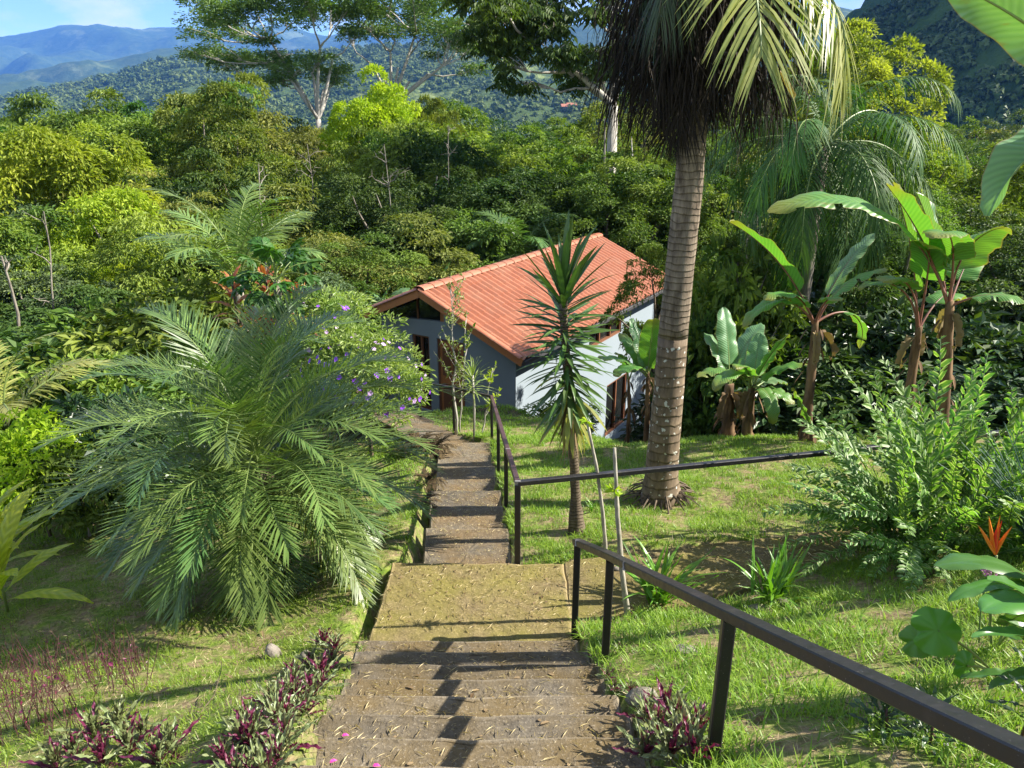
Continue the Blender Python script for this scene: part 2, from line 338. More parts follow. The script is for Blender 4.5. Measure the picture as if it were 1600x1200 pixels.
M_MOUNT = hillmat('mountain_forest', (.025, .05, .02), (.06, .09, .03), (.11, .14, .06), .002)
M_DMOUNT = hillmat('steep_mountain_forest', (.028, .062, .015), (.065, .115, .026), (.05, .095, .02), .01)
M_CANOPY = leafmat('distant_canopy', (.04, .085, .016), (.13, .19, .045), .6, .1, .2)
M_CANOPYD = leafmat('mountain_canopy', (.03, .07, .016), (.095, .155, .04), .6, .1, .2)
# railing paint
def railmat():
    m, nt, out = newmat('black_rail_paint'); v = objco(nt)
    n1 = noise(nt, 30, 4, .6, v); n2 = noise(nt, 170, 2, .5, v); n3 = noise(nt, 4, 5, .6, v)
    c = mixc(nt, n1, (.012, .011, .012), (.028, .026, .026)); c = mixc(nt, ramp(nt, n2, (.70, 0.), (.76, .5)), c, (.42, .40, .36))
    c = mixc(nt, ramp(nt, n3, (.6, 0.), (.75, .5)), c, (.085, .075, .065))
    surf(nt, out, c, ramp(nt, n1, (.3, .3), (.7, .5)), bump(nt, n1, .1, .005), .5); return m
M_RAIL = railmat()
def railb():
    m, nt, out = newmat('brown_rail_paint'); n1 = noise(nt, 20, 4, .6, objco(nt))
    surf(nt, out, mixc(nt, n1, (.035, .02, .022), (.085, .045, .045)), .38, bump(nt, n1, .1, .005)); return m
M_RAILB = railb()
M_WELD = plain('grey_weld', (.30, .28, .26), .45, .3, 30, .5, .3)
# house
def wallmat():
    m, nt, out = newmat('pale_blue_render'); v = objco(nt); n1 = noise(nt, 1.4, 6, .6, v); n2 = noise(nt, 45, 4, .6, v)
    c = mixc(nt, n1, (.22, .27, .31), (.28, .33, .37)); surf(nt, out, c, .8, bump(nt, n2, .15, .01), .3); return m
M_WALL = wallmat()
def tilemat():
    m, nt, out = newmat('terracotta_roof'); v = pos(nt); n1 = noise(nt, 1.6, 6, .65, v); n2 = noise(nt, 11, 5, .65, v)
    c = mixc(nt, n2, (.29, .10, .05), (.40, .15, .08)); c = mixc(nt, ramp(nt, n1, (.45, 0.), (.7, .55)), c, (.38, .20, .125)); c = mixc(nt, ramp(nt, noise(nt, 4.5, 7, .75, v), (.58, 0.), (.74, .55)), c, (.15, .075, .05))
    hv = N_(nt, 'HueSaturation'); nt.links.new(c, hv.inputs['Color']); mr = N_(nt, 'MapRange'); mr.inputs['To Min'].default_value = .88; mr.inputs['To Max'].default_value = 1.1
    nt.links.new(N_(nt, 'ObjectInfo').outputs['Random'], mr.inputs['Value']); nt.links.new(mr.outputs[0], hv.inputs['Value'])
    surf(nt, out, hv.outputs['Color'], .42, bump(nt, n2, .1, .01), .5); return m
M_TILE = tilemat()
def woodmat(name, a, b, sc=6):
    m, nt, out = newmat(name); mpn = N_(nt, 'Mapping'); mpn.inputs['Scale'].default_value = (6, 6, .6); nt.links.new(objco(nt), mpn.inputs['Vector'])
    n1 = noise(nt, sc, 6, .6, mpn.outputs[0], 1.5); surf(nt, out, mixc(nt, n1, a, b), .5, bump(nt, n1, .2, .01)); return m
M_WOOD = woodmat('orange_timber', (.32, .12, .042), (.52, .21, .075))
M_WOODD = woodmat('brown_timber', (.12, .05, .025), (.24, .10, .05))
def glass():
    m, nt, out = newmat('dark_window_glass'); p = surf(nt, out, (.012, .014, .014), .05, None, .8); return m
M_GLASS = glass()
M_ROCK = concrete('garden_rock', (.13, .11, .09), (.30, .27, .23), (.11, .11, .05), .2)
M_GUTTER = plain('dark_gutter', (.05, .05, .055), .5)
# ------------------------------------------------------------------ terrain
def sm(a, b, x): t = np.clip((x-a)/(b-a), 0, 1); return t*t*(3-2*t)
def gz(x, y):
    x = np.asarray(x, float); y = np.asarray(y, float)
    xr = np.clip(x-.5, 0, 4.)
    yn = 4.98+.36*xr; yf = 5.93+.19*xr
    yc = np.clip(15.2-2.2*x, 11.1, 15.5)
    prof = np.where(y < yn, .49*(yn-np.maximum(y, .3)), np.where(y < yf, 0, -.24*(np.minimum(y, yc)-yf)))
    left = np.interp(y, [-4, .3, 2.5, 5, 8, 12, 15.5], [2.35, 2.2, 1.05, -.02, -.72, -1.6, -2.35])-.12*np.clip(-x-1.2, 0, 40)
    w = sm(1.15, 2.0, -x)
    z = prof*(1-w)+left*w
    z = z-np.interp(y-yc, [0, 1, 3.2, 10, 30, 60, 120, 500, 900, 20000], [0, .45, 2.2, 4.9, 10, 13, 15, 42, 52, 55])
    return z
def bumps(x, y):
    return .03*np.sin(x*2.1+1.3*np.sin(y*1.7))+.025*np.sin(y*2.9+x*1.1)+.015*np.sin(x*6.3+2*np.sin(y*5.1))
def gzb(x, y): return gz(x, y)+bumps(x, y)*(1-infoot(x, y))
STEPS = 15
def infoot(x, y):
    """1 on the concrete (stairs, landing, side path, lower steps), and on a strip left of it, where the soil lies lower"""
    x = np.asarray(x, float); y = np.asarray(y, float)
    s = (4.98-y)*.085
    a = (y < 5.) & (x > -1.13+s) & (x < .47+s)
    b = (y >= 4.9) & (y < 5.93) & (x > -1.2) & (x <= .5)  # reaches past the left edge: trench sunk there to give a dark gap
    xr = np.clip(x-.5, 0, 4.5)
    c = (x > .45) & (x < 4.6) & (y > 5.0+.38*xr) & (y < 5.9+.19*(x-.03))
    ax = -.39-(y-5.93)*.0725
    d = (y >= 5.85) & (y < 11.7) & (x-ax < .43) & (x-ax > -.56)  # left margin wider too: same trench, added for its shade
    e = (y >= 11.6) & (y < 15.2) & (np.abs(x-(-.85-.62*(y-11.6))) < .42)
    return (a | b | c | d | e).astype(float)
def axis(lo, hi, d0, d1, step, n0, n1):
    core = np.arange(lo, hi+1e-6, step)
    def grow(n, dist):
        if n == 0: return A([])
        r = 1.0+.01
        lo_, hi_ = 1.0001, 3.
        for _ in range(60):
            r = (lo_+hi_)/2; s = step*(r**(n+1)-r)/(r-1)
            if s > dist: hi_ = r
            else: lo_ = r
        return step*np.cumsum(r**np.arange(1, n+1))
    return np.concatenate([(lo-grow(n0, d0))[::-1], core, hi+grow(n1, d1)])
xs = axis(-7, 7, 9500, 9500, .11, 60, 60); ys = axis(-3, 17, 3, 10800, .11, 8, 90)
Xg, Yg = np.meshgrid(xs, ys, indexing='ij')
Zg = gzb(Xg, Yg)-.26*infoot(Xg, Yg)
nx, ny = Xg.shape; i = np.arange(nx-1)[:, None]*ny+np.arange(ny-1)[None]
g = G(); g.add(np.stack([Xg, Yg, Zg], -1).reshape(-1, 3), None, np.stack([i, i+ny, i+ny+1, i+1], -1).reshape(-1, 4))
g.build('ground', M_GROUND, None, True, 'structure')
# ------------------------------------------------------------------ hills and mountains
def fbm(x, y, s, seed, octv=5):
    r = np.random.default_rng(seed); z = np.zeros_like(x, float); am = 1.
    for o in range(octv):
        for _ in range(3):
            a = r.uniform(0, 2*np.pi); p = r.uniform(0, 2*np.pi); k = 2*np.pi/s*2**o
            z += am*np.sin(k*(x*np.cos(a)+y*np.sin(a))+p+.8*np.sin(k*.6*(x*np.sin(a)-y*np.cos(a))+p*1.7))/3
        am *= .5
    return z
def ridge_z(u, v, Y): return at(u, v, Y).z
def heightmesh(name, mat, X, Y, Z):
    nx, ny = X.shape; i = np.arange(nx-1)[:, None]*ny+np.arange(ny-1)[None]
    g = G(); g.add(np.stack([X, Y, Z], -1).reshape(-1, 3), None, np.stack([i, i+ny, i+ny+1, i+1], -1).reshape(-1, 4))
    return g.build(name, mat, None, True, 'structure')
def hill_from_ridge(pts, Yr, Yfront, base, seed, amp, scale, power=1.25, back=900, rugged=6):
    pu = A([p[0] for p in pts], float); pv = A([p[1] for p in pts], float)
    rx = A([at(u, v, Yr).x for u, v in pts]); rzv = A([at(u, v, Yr).z for u, v in pts])
    def h(x, y):
        rz = np.interp(x*Yr/np.maximum(y, Yr*.5)**1.0, rx, rzv)
        rz = rz+rugged*fbm(x, y*.25, scale*.8, seed+40, 6)
        t = np.clip((y-Yfront)/(Yr-Yfront), 0, 1); tb = np.clip((y-Yr)/back, 0, 1)
        prof = t**power*(1-tb*.8)
        f = fbm(x, y, scale, seed)
        return base+(rz-base)*prof+amp*f*np.sin(np.pi*np.clip(t, 0, 1))**.7
    return h
# green hill across the valley
h_mid = hill_from_ridge([(-500, 175), (0, 152), (130, 128), (250, 97), (330, 84), (460, 82), (600, 72), (750, 66), (870, 84), (960, 110), (1100, 120), (1300, 110), (2200, 60)], 2300, 1050, -52, 3, 16, 420)
X, Y = np.meshgrid(np.linspace(-2600, 2600, 170), np.linspace(950, 3000, 90), indexing='ij'); heightmesh('hill', M_HILL, X, Y, h_mid(X, Y))
# bluer hill behind it
h_2 = hill_from_ridge([(-500, 120), (0, 118), (100, 108), (210, 88), (320, 78), (430, 92), (600, 84), (760, 60), (850, 50), (930, 38), (1000, 30), (1080, 34), (1200, 20), (1300, 4), (1420, 30), (2200, 40)], 5200, 3000, -40, 8, 90, 1000, rugged=22)
X, Y = np.meshgrid(np.linspace(-5600, 5600, 200), np.linspace(2950, 6200, 90), indexing='ij'); heightmesh('hill', M_MOUNT, X, Y, h_2(X, Y))
h_3 = hill_from_ridge([(-900, 70), (-300, 62), (0, 60), (40, 53), (90, 44), (110, 40), (140, 36), (190, 40), (220, 44), (300, 46), (420, 44), (560, 50), (700, 44), (800, 40), (900, 44), (1100, 30), (1300, 10), (1500, 30), (2200, 60)], 9300, 6100, 0, 21, 170, 1300, 1.1, 1200, 45)
X, Y = np.meshgrid(np.linspace(-9300, 9300, 260), np.linspace(6000, 10500, 90), indexing='ij'); heightmesh('mountain', M_MOUNT, X, Y, h_3(X, Y))
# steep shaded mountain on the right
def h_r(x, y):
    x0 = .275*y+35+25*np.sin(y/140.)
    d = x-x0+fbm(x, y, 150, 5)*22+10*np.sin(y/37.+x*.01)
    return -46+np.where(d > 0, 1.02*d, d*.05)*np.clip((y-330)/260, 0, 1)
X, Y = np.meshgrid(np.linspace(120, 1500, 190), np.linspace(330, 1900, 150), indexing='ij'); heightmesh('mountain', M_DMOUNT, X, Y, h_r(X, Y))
# far woods: joined low crowns, one mass per hill
def lump(seed, nl=24):
    """ragged leafy crown: small tilted faces over a dome"""
    r = np.random.default_rng(seed); V = []; F3 = []
    for k in range(nl):
        d = r.normal(size=3); d[2] = abs(d[2])-.3; d /= np.linalg.norm(d); c = d*A([.9, .9, .85])*r.uniform(.65, 1.05); e = nrm(np.cross(d, r.normal(size=3))); f = np.cross(d, e); q = r.uniform(.28, .5); n = len(V)
        V += [list(c+e*q), list(c-e*q*.5+f*q*.8+d*.12), list(c-e*q*.6-f*q*.8-d*.1)]; F3.append([n, n+1, n+2])
    return (A(V, float), A(F3), E4)
LUMPS = [lump(s) for s in range(6)]
def woods(name, h, xr, yr, n, size, mat, clear=None, visible=None):
    g = G(); r = np.random.default_rng(77)
    x = r.uniform(*xr, n); y = r.uniform(*yr, n); keep = np.ones(n, bool)
    u = 800+F*x/(y*.94+1); keep &= (u > -150) & (u < 1750)
    if clear is not None: keep &= ~clear(x, y)
    if visible: keep &= visible(x, y, u)
    x, y = x[keep], y[keep]; z = h(x, y); n = len(x)
    patch = .5+.35*fbm(x, y, size*40, 5, 3)
    for k in range(6):
        s = slice(k, n, 6); m = len(x[s]); sz = size*(.4+1.0*r.uniform(0, 1, m)**1.6)
        P = np.stack([x[s], y[s], z[s]+sz*.45], 1); a = r.uniform(0, 6.28, m)
        D = np.stack([np.cos(a), np.sin(a), 0*a], 1); N = np.tile(A([0, 0, 1.]), (m, 1))
        scatter(g, LUMPS[k], P, D, N, np.stack([sz, sz, sz*r.uniform(.8, 1.25, m)], 1), np.clip(patch[s]+r.uniform(-.35, .35, m), 0, 1))
    return g.build(name, mat, None, False, 'stuff')
woods('far_wood', h_mid, (-1700, 1500), (1000, 2500), 24000, 8.0, M_CANOPY, lambda x, y: fbm(x, y, 330, 9, 3) > .55)
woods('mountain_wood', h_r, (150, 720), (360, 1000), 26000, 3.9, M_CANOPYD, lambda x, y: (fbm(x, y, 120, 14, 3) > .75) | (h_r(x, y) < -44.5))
def valley(x, y): return gz(x, y)
woods('valley_wood', valley, (-900, 900), (160, 1000), 7000, 5.0, M_CANOPY, lambda x, y: fbm(x, y, 260, 19, 3) > .35)
# haze: one closed box of thin even air, the sky outside it
g = G(); box(g, (-9900, -30, -140), (9900, 10790, 1500))
def hazemat():
    m, nt, out = newmat('thin_air'); p = N_(nt, 'VolumePrincipled'); p.inputs['Color'].default_value = (.11, .34, 1., 1); p.inputs['Density'].default_value = HAZE; p.inputs['Anisotropy'].default_value = .0
    nt.links.new(p.outputs[0], out.inputs['Volume']); return m
HAZE = 7.0e-5
hz = g.build('haze', hazemat(), None, False, 'stuff')
# ------------------------------------------------------------------ concrete stairs, landing, paths
def slab(name, poly, top, bottom, mat, parent=None, kind=None, sub=.14, rough=.008, tops=None):
    """worn slab on a convex-ish outline: top as fine uneven sheet, rounded lip, sides"""
    poly = [A(p, float) for p in poly]; ring = []
    for a, b in zip(poly, poly[1:]+poly[:1]):
        m = max(1, int(np.linalg.norm(b-a)/sub)); ring += [a+(b-a)*k/m for k in range(m)]
    ring = A(ring); n = len(ring); c = ring.mean(0)
    g = G(); V = []; T = []
    zf = (lambda p: np.full(len(p), top)) if tops is None else tops
    scl = [1.0, 1.0, .985, .95, .8, .55, .3]; nrm_in = nrm(c-ring)
    wob = rng.uniform(-1, 1, (n, 1))*.008
    base = ring+nrm_in*wob
    rings = []
    for k, s in enumerate(scl):
        p = base if k < 2 else (base+nrm_in*.018 if k == 2 else base+nrm_in*.05 if k == 3 else c+(base-c)*s)
        z = zf(p)
        if k == 0: z = np.minimum(z*0+bottom, z-.05)
        elif k == 1: z = z-.02-np.abs(rng.uniform(0, .007, n))
        else: z = z+rng.uniform(-rough, rough*.4, n)
        rings.append(np.concatenate([p, z[:, None]], 1))
    V = np.concatenate(rings+[np.concatenate([c[None], zf(c[None])[:, None]], 1)])
    Fq = []; 
    for k in range(len(scl)-1):
        for j in range(n): j2 = (j+1) % n; Fq.append([k*n+j, k*n+j2, (k+1)*n+j2, (k+1)*n+j])
    f3 = [[(len(scl)-1)*n+j, (len(scl)-1)*n+(j+1) % n, len(scl)*n] for j in range(n)]
    g.add(V, f3, Fq, np.concatenate([np.repeat([.5, 1, 1, .5, .5, .5, .5], n), [.5]]))  # lip rings carry the painted light of the noses
    o = g.build(name, mat, parent, False, kind); return o
stairs = bpy.data.objects.new('concrete_stairs', None); COL.objects.link(stairs); stairs['kind'] = 'structure'
def rect(x0, x1, y0, y1, s0=0, s1=0): return [(x0+s0, y0), (x1+s0, y0), (x1+s1, y1), (x0+s1, y1)]
for k in range(1, STEPS+1):
    yn = 4.98-.305*k+.305; y0 = yn-.305-.02; sh = (4.98-yn)*.085
    lo = -1.14+sh+rng.uniform(-.03, .02); hi = .49+sh+rng.uniform(-.02, .05)
    # nose of tread k lies at yn - .305; the tread runs back towards the camera
    ynose = 4.98-.305*k; yb = ynose-.33
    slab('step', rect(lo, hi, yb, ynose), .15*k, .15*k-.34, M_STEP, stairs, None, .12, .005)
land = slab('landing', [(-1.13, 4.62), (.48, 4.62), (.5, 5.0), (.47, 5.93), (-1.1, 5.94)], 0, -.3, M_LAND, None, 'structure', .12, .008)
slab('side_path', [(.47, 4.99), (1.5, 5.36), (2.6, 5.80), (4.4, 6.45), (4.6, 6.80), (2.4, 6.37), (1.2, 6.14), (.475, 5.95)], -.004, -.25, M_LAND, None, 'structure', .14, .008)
low = bpy.data.objects.new('lower_steps', None); COL.objects.link(low); low['kind'] = 'structure'
NO = [(5.93, 0), (7.0, -.27), (7.86, -.48), (8.6, -.67), (9.96, -1.0), (11.6, -1.37)]
def lx(y): return -.39-(y-5.93)*.0725
for (ya, za), (yb, zb) in zip(NO[:-1], NO[1:]):
    zs = za-.15 if za-zb > .2 else za-.12
    tf = lambda p, ya=ya, yb=yb, zs=zs, zb=zb: zs+(zb-zs)*np.clip((p[:, 1]-ya)/(yb-ya), 0, 1)
    w = .43+.01*rng.uniform(-1, 1); l = rng.uniform(-.03, .02)
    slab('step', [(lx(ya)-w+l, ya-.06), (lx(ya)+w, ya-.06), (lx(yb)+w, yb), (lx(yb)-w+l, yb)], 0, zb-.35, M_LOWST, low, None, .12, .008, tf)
tf = lambda p: -1.50-.16*np.clip(p[:, 1]-11.6, 0, 4)
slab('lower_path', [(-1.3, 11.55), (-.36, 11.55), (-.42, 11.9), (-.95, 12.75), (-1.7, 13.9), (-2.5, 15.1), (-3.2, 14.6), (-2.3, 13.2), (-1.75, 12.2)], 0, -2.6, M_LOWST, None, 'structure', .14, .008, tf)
# ------------------------------------------------------------------ handrails
def stair_z(y): return (4.98-y)*.492
hr = thing('handrail', 'near black metal handrail beside the upper concrete stairs', 'handrail', (.62, 4.0, .5))
O = A(hr.location)
def hx(y): return .49+.146*(4.95-y)
def rail(parent, pts, w, h, mat, name='rail', O=O):
    g = G()
    for a, b in zip(pts[:-1], pts[1:]): bar(g, A(a)-O, A(b)-O, w, h, (0, 0, 1))
    return g.build(name, mat, parent)
def post(parent, b, t, w, d, mat, O=O, rz=0):
    g = G(); b, t = A(b, float)-O, A(t, float)-O; bar(g, b, t, w, d, (math.sin(rz), math.cos(rz), 0)); return g.build('post', mat, parent)
ztop = lambda y: 3.9-(3.07-(4.95-y)*.488)
rail(hr, [(hx(4.97), 4.97, ztop(4.97)), (hx(4.12), 4.12, ztop(4.12)+.012), (hx(2.47), 2.47, ztop(2.47)), (hx(.25), .25, ztop(.25))], .062, .046, M_RAIL)
for y in (4.93, 4.08, 2.47, .75): post(hr, (hx(y), y, stair_z(y)-.18), (hx(y), y, ztop(y)-.02), .052, .052, M_RAIL, O, .1)
for y in (3.72, 4.86): g = G(); bar(g, A((hx(y), y, ztop(y)))-O, A((hx(y)-.004, y-.018, ztop(y)+.012))-O, .067, .051); g.build('weld_joint', M_WELD, hr)
lr = thing('handrail', 'far metal handrail that follows the lower steps and turns along the lawn', 'handrail', (.05, 5.98, 0)); O2 = A(lr.location)
zr = lambda y: .79-(y-5.98)*.241
C0 = (.05, 5.98, .79); C1 = (-.34, 11.7, -.58); C2 = (-1.07, 12.85, -.85); C3 = (-1.82, 13.95, -1.13); C4 = (-3.0, 15.6, -1.5)
rail(lr, [C0, C1], .05, .045, M_RAILB, 'rail', O2); rail(lr, [C1, C2, C3, C4], .045, .04, M_RAIL, 'rail', O2)
rail(lr, [C0, (3.08, 6.62, .79), (5.04, 7.1, .79), (8.5, 8.0, .78)], .05, .045, M_RAIL, 'rail', O2)
for y in (7.7, 9.45, 11.68):
    x = .05-.39*(y-5.98)/5.72; post(lr, (x, y, -.27-.245*(y-6.6)-.2), (x, y, zr(y)-.015), .045, .045, M_RAIL, O2, .05)
post(lr, (.05, 5.98, -.2), (.05, 5.98, .775), .055, .055, M_RAIL, O2)
for p in (C2, C3, C4): post(lr, (p[0], p[1], p[2]-1.0), (p[0], p[1], p[2]-.015), .045, .045, M_RAIL, O2)
for p in ((4.55, 6.98, .79), (8.4, 7.98, .78)): post(lr, (p[0], p[1], -.3), (p[0], p[1], p[2]-.015), .045, .045, M_RAIL, O2)
for y in (7.35, 9.3): g = G(); bar(g, A((.05-.39*(y-5.98)/5.72, y, zr(y)))-O2, A((.05-.39*(y-5.95)/5.72, y+.03, zr(y+.03)))-O2, .055, .05); g.build('weld_joint', M_WELD, lr)
g = G(); bar(g, A((.05, 5.965, .79))-O2, A((.05, 5.985, .79))-O2, .056, .05); g.build('weld_joint', M_WELD, lr)
# ------------------------------------------------------------------ house (local x along the ridge, y across towards the left eave)
FZ = -4.05
house = thing('house', 'small pale blue house with a terracotta tiled roof below the lawn', 'house', (.096, 17.83, FZ), math.atan2(.848, .53))
LX, WY = 9.2, 4.35; TH = .18
EZ, RZ, RY, EY, LY = 2.40, 3.71, 2.53, -.5, 4.45
X0, X1 = -.55, 9.75
def roofz(y): return EZ+(RZ-EZ)*(y-EY)/(RY-EY) if y <= RY else RZ-(RZ-EZ)/(RY-EY)*(y-RY)
def wall_prism(name, pts, axis, a, b, mat=M_WALL, parent=house):
    """outline pts (s, z) extruded along axis 'x' or 'y' from a to b"""
    g = G(); n = len(pts)
    V = [((q, s, z) if axis == 'x' else (s, q, z)) for q in (a, b) for s, z in pts]
    Fq = [[i, (i+1) % n, n+(i+1) % n, n+i] for i in range(n)]
    g.add(V, None, Fq)
    me_caps = [list(range(n))[::-1], list(range(n, 2*n))]
    f3 = []
    # caps as fans (outlines are convex)
    for cyc in me_caps: f3 += [[cyc[0], cyc[i], cyc[i+1]] for i in range(1, n-1)]
    g2 = G(); g2.add(V, f3, Fq); return g2.build(name, mat, parent)
rz_ = lambda y: roofz(y)-.14
# gable front wall in pieces round the door, the window and the open truss triangle
wall_prism('wall', [(0, -3.2), (1.58, -3.2), (1.58, rz_(1.58)), (0, rz_(0))], 'x', 0, TH)
wall_prism('wall', [(1.58, 2.27), (2.2, 2.27), (2.2, rz_(2.2)), (1.58, rz_(1.58))], 'x', .002, TH)
wall_prism('wall', [(2.2, 2.27), (WY, 2.27), (WY, 2.62), (2.2, 2.75)], 'x', .001, TH)
wall_prism('wall', [(2.46, -3.2), (2.72, -3.2), (2.72, 2.27), (2.46, 2.27)], 'x', .003, TH)
wall_prism('wall', [(2.72, -3.2), (3.3, -3.2), (3.3, .15), (2.72, .15)], 'x', .004, TH)
wall_prism('wall', [(3.3, -3.2), (WY, -3.2), (WY, 2.27), (3.3, 2.27)], 'x', .005, TH)
wall_prism('wall', [(2.2, 2.75), (2.32, 2.73), (2.32, rz_(2.32)), (2.2, rz_(2.2))], 'x', .01, TH-.02, M_WOOD)
box(g := G(), (.03, 1.58, -.2), (.6, 2.46, 0)); g.build('door_step', M_STEP, house)
g = G(); box(g, (.10, 2.32, 2.7), (.12, WY-.02, 3.6)); box(g, (.1, 2.3, 2.7), (.12, 2.31, 3.6))
# left gable glass as a triangle below the roof line
g = G(); ys_ = np.linspace(2.34, WY-.02, 6); V = [(.1, y, 2.66) for y in ys_]+[(.1, y, max(rz_(y)-.02, 2.67)) for y in ys_]
g.add(V, None, [[i, i+1, 7+i, 6+i] for i in range(5)]); gw = g.build('window', M_GLASS, house)
g = G(); [box(g, (.07, y, 2.66), (.10, y+.05, rz_(y+.05))) for y in (3.1,)]; g.build('mullion', M_WOODD, gw)
# door
g = G(); box(g, (.06, 1.64, .0), (.11, 2.40, 2.21)); door = g.build('door', M_WOOD, house)
g = G()
for a in (.25, 1.25):
    for b in (1.72, 2.05): box(g, (.048, b, a), (.0595, b+.27, a+.78), .4)
g.build('panel', M_WOODD, door)
g = G(); box(g, (.04, 1.58, 0), (.12, 1.64, 2.27)); box(g, (.04, 2.40, 0), (.12, 2.46, 2.27)); box(g, (.04, 1.64, 2.21), (.12, 2.40, 2.27)); g.build('frame', M_WOODD, door)
g = G(); tube(g, [(.05, 2.33, 1.0), (.0, 2.33, 1.0), (-.005, 2.22, 1.0)], .012, 6); g.build('handle', M_GUTTER, door)
def window(y0, y1, z0, z1, gable, mull=1):
    g = G()
    if gable: box(g, (.11, y0, z0), (.13, y1, z1))
    else: box(g, (y0, .11, z0), (y1, .13, z1))
    w = g.build('window', M_GLASS, house); g = G(); f = .06
    def fb(a0, a1, b0, b1):
        if gable: box(g, (.05, a0, b0), (.105, a1, b1))
        else: box(g, (a0, .03, b0), (a1, .105, b1))
    fb(y0, y0+f, z0, z1); fb(y1-f, y1, z0, z1); fb(y0+f, y1-f, z0, z0+f); fb(y0+f, y1-f, z1-f, z1)
    for k in range(mull): c = y0+(y1-y0)*(k+1)/(mull+1); fb(c-f/2, c+f/2, z0+f, z1-f)
    g.build('frame', M_WOODD, w)
window(2.72, 3.3, .15, 2.27, True, 1)
# right-hand long wall, pieces round its openings; it runs down the slope to a lower storey
BOT = -3.6; et = rz_(0)-.02
W1 = (5.5, 7.1, -2.1, -.3); W2 = (4.1, 6.4, 1.25, 1.95)
def lw(x0, x1, z0, z1, q): wall_prism('wall', [(x0, z0), (x1, z0), (x1, z1), (x0, z1)], 'y', 0, TH-q)
lw(TH, W2[0], BOT, et, .0); lw(W2[0], W1[0], BOT, W2[2], .003); lw(W1[0], W1[1], BOT, W1[2], .004); lw(W1[0], W2[1], W1[3], W2[2], .005)
lw(W2[1], W1[1], W1[3], W2[2], .006); lw(W1[1], LX, BOT, W2[2], .002); lw(W2[0], W2[1], W2[3], et, .004); lw(W2[1], LX, W2[2], et, .003)
window(*W1, False, 1); window(*W2, False, 2)
wall_prism('wall', [(0, BOT), (WY, BOT), (WY, rz_(WY)), (RY, rz_(RY)), (0, rz_(0))], 'x', LX-TH, LX)
wall_prism('wall', [(TH, BOT), (LX-TH, BOT), (LX-TH, rz_(WY)), (TH, rz_(WY))], 'y', WY-TH, WY-.002)
# roof: timber deck, fascia boards, individually laid tiles, ridge caps
g = G(); 
V = []
for x in (X0, X1):
    for y in (EY, RY, LY): V += [(x, y, roofz(y)-.05), (x, y, roofz(y)-.11)]
g.add(V, None, [[0, 6, 8, 2], [2, 8, 10, 4], [1, 3, 9, 7], [3, 5, 11, 9], [0, 1, 7, 6], [4, 10, 11, 5], [0, 2, 3, 1], [2, 4, 5, 3], [6, 7, 9, 8], [8, 9, 11, 10]]); roof = g.build('roof', M_WOODD, house)
for x in (X0-.012, X1+.012):
    for ya, yb in ((EY-.02, RY-.002), (LY+.02, RY+.002)): g = G(); bar(g, (x, ya, roofz(ya)-.13), (x, yb, roofz(yb)-.13), .03, .2); g.build('fascia_board', M_WOOD, roof)
g = G(); bar(g, (X0, EY-.05, roofz(EY)-.14), (X1, EY-.05, roofz(EY)-.14), .1, .11); g.build('gutter', M_GUTTER, roof)
slope = math.atan2(RZ-EZ, RY-EY); NC, NR = 44, 9; tw = (X1-X0)/NC; SL = (RY-EY)/math.cos(slope)/NR
def tile_mesh(w, l):
    g = G(); n = 7; V = []
    for k, (yy, up) in enumerate(((0, .014), (l+.015, .0))):
        for q in range(n): t = q/(n-1); V.append((w*t, yy, up+.085*(.5-.5*math.cos(2*math.pi*t))))
    for q in range(n): t = q/(n-1); V.append((w*t, 0, -.004+.085*(.5-.5*math.cos(2*math.pi*t))))
    V += V[:n]                       # the lip has its own edge so that the tile face shades flat up to it
    Fq = [[q, q+1, n+q+1, n+q] for q in range(n-1)]+[[2*n+q, 2*n+q+1, 3*n+q+1, 3*n+q] for q in range(n-1)]
    g.add(V, None, Fq); return g.mesh('roof_tile', M_TILE, True)
TM = tile_mesh(tw*1.0, SL)
cosS, sinS = math.cos(slope), math.sin(slope)
allt = [(c, r) for c in range(NC) for r in range(NR)]
allt.sort(key=lambda q: q[0]*tw*.848+q[1]*SL*.4)
gs = G(); tv = A([v.co for v in TM.vertices]); tq = A([p.vertices[:] for p in TM.polygons])
for k, (c, r) in enumerate(allt):
    o0 = A([X0+c*tw, EY-.06+r*SL*cosS, roofz(EY)-.045+(r*SL-.06)*sinS]); jz = rng.uniform(-.003, .003)
    if k < 300:
        o = link('roof_tile', TM, roof, None, (o0[0], o0[1], o0[2]+jz)); o.rotation_euler = (slope, 0, rng.uniform(-.006, .006))
    else:
        V = tv.copy(); y, z = V[:, 1]*cosS-V[:, 2]*sinS, V[:, 1]*sinS+V[:, 2]*cosS; V[:, 1], V[:, 2] = y, z; gs.add(V+o0, None, tq)
# left slope, mostly edge-on from here: same tiles
for c in range(NC):
    for r in range(6):
        if r*SL*cosS > LY-RY-.1: continue
        V = tv.copy(); l = 6*SL
        d = LY-RY-r*SL*cosS
        y, z = V[:, 1]*cosS-V[:, 2]*sinS, V[:, 1]*sinS+V[:, 2]*cosS
        V[:, 0] = tw-V[:, 0]; V[:, 1] = LY+.05-r*SL*cosS-y; V[:, 2] = roofz(LY)-.045+r*SL*sinS-.02+z; V[:, 0] += X0+c*tw; gs.add(V, None, tq)
gs.build('tile_field', M_TILE, roof, True, 'stuff')
def cap_mesh(l, r):
    g = G(); V = []
    for yy, rr in ((0, r), (l, r*.88)):
        for q in range(7): a = math.pi*q/6; V.append((yy, math.cos(a)*rr*1.25, math.sin(a)*rr*.62))
    g.add(V, None, [[q, q+1, 8+q, 7+q] for q in range(6)]); return g.mesh('ridge_cap', M_TILE, True)
CM = cap_mesh(.46, .15)
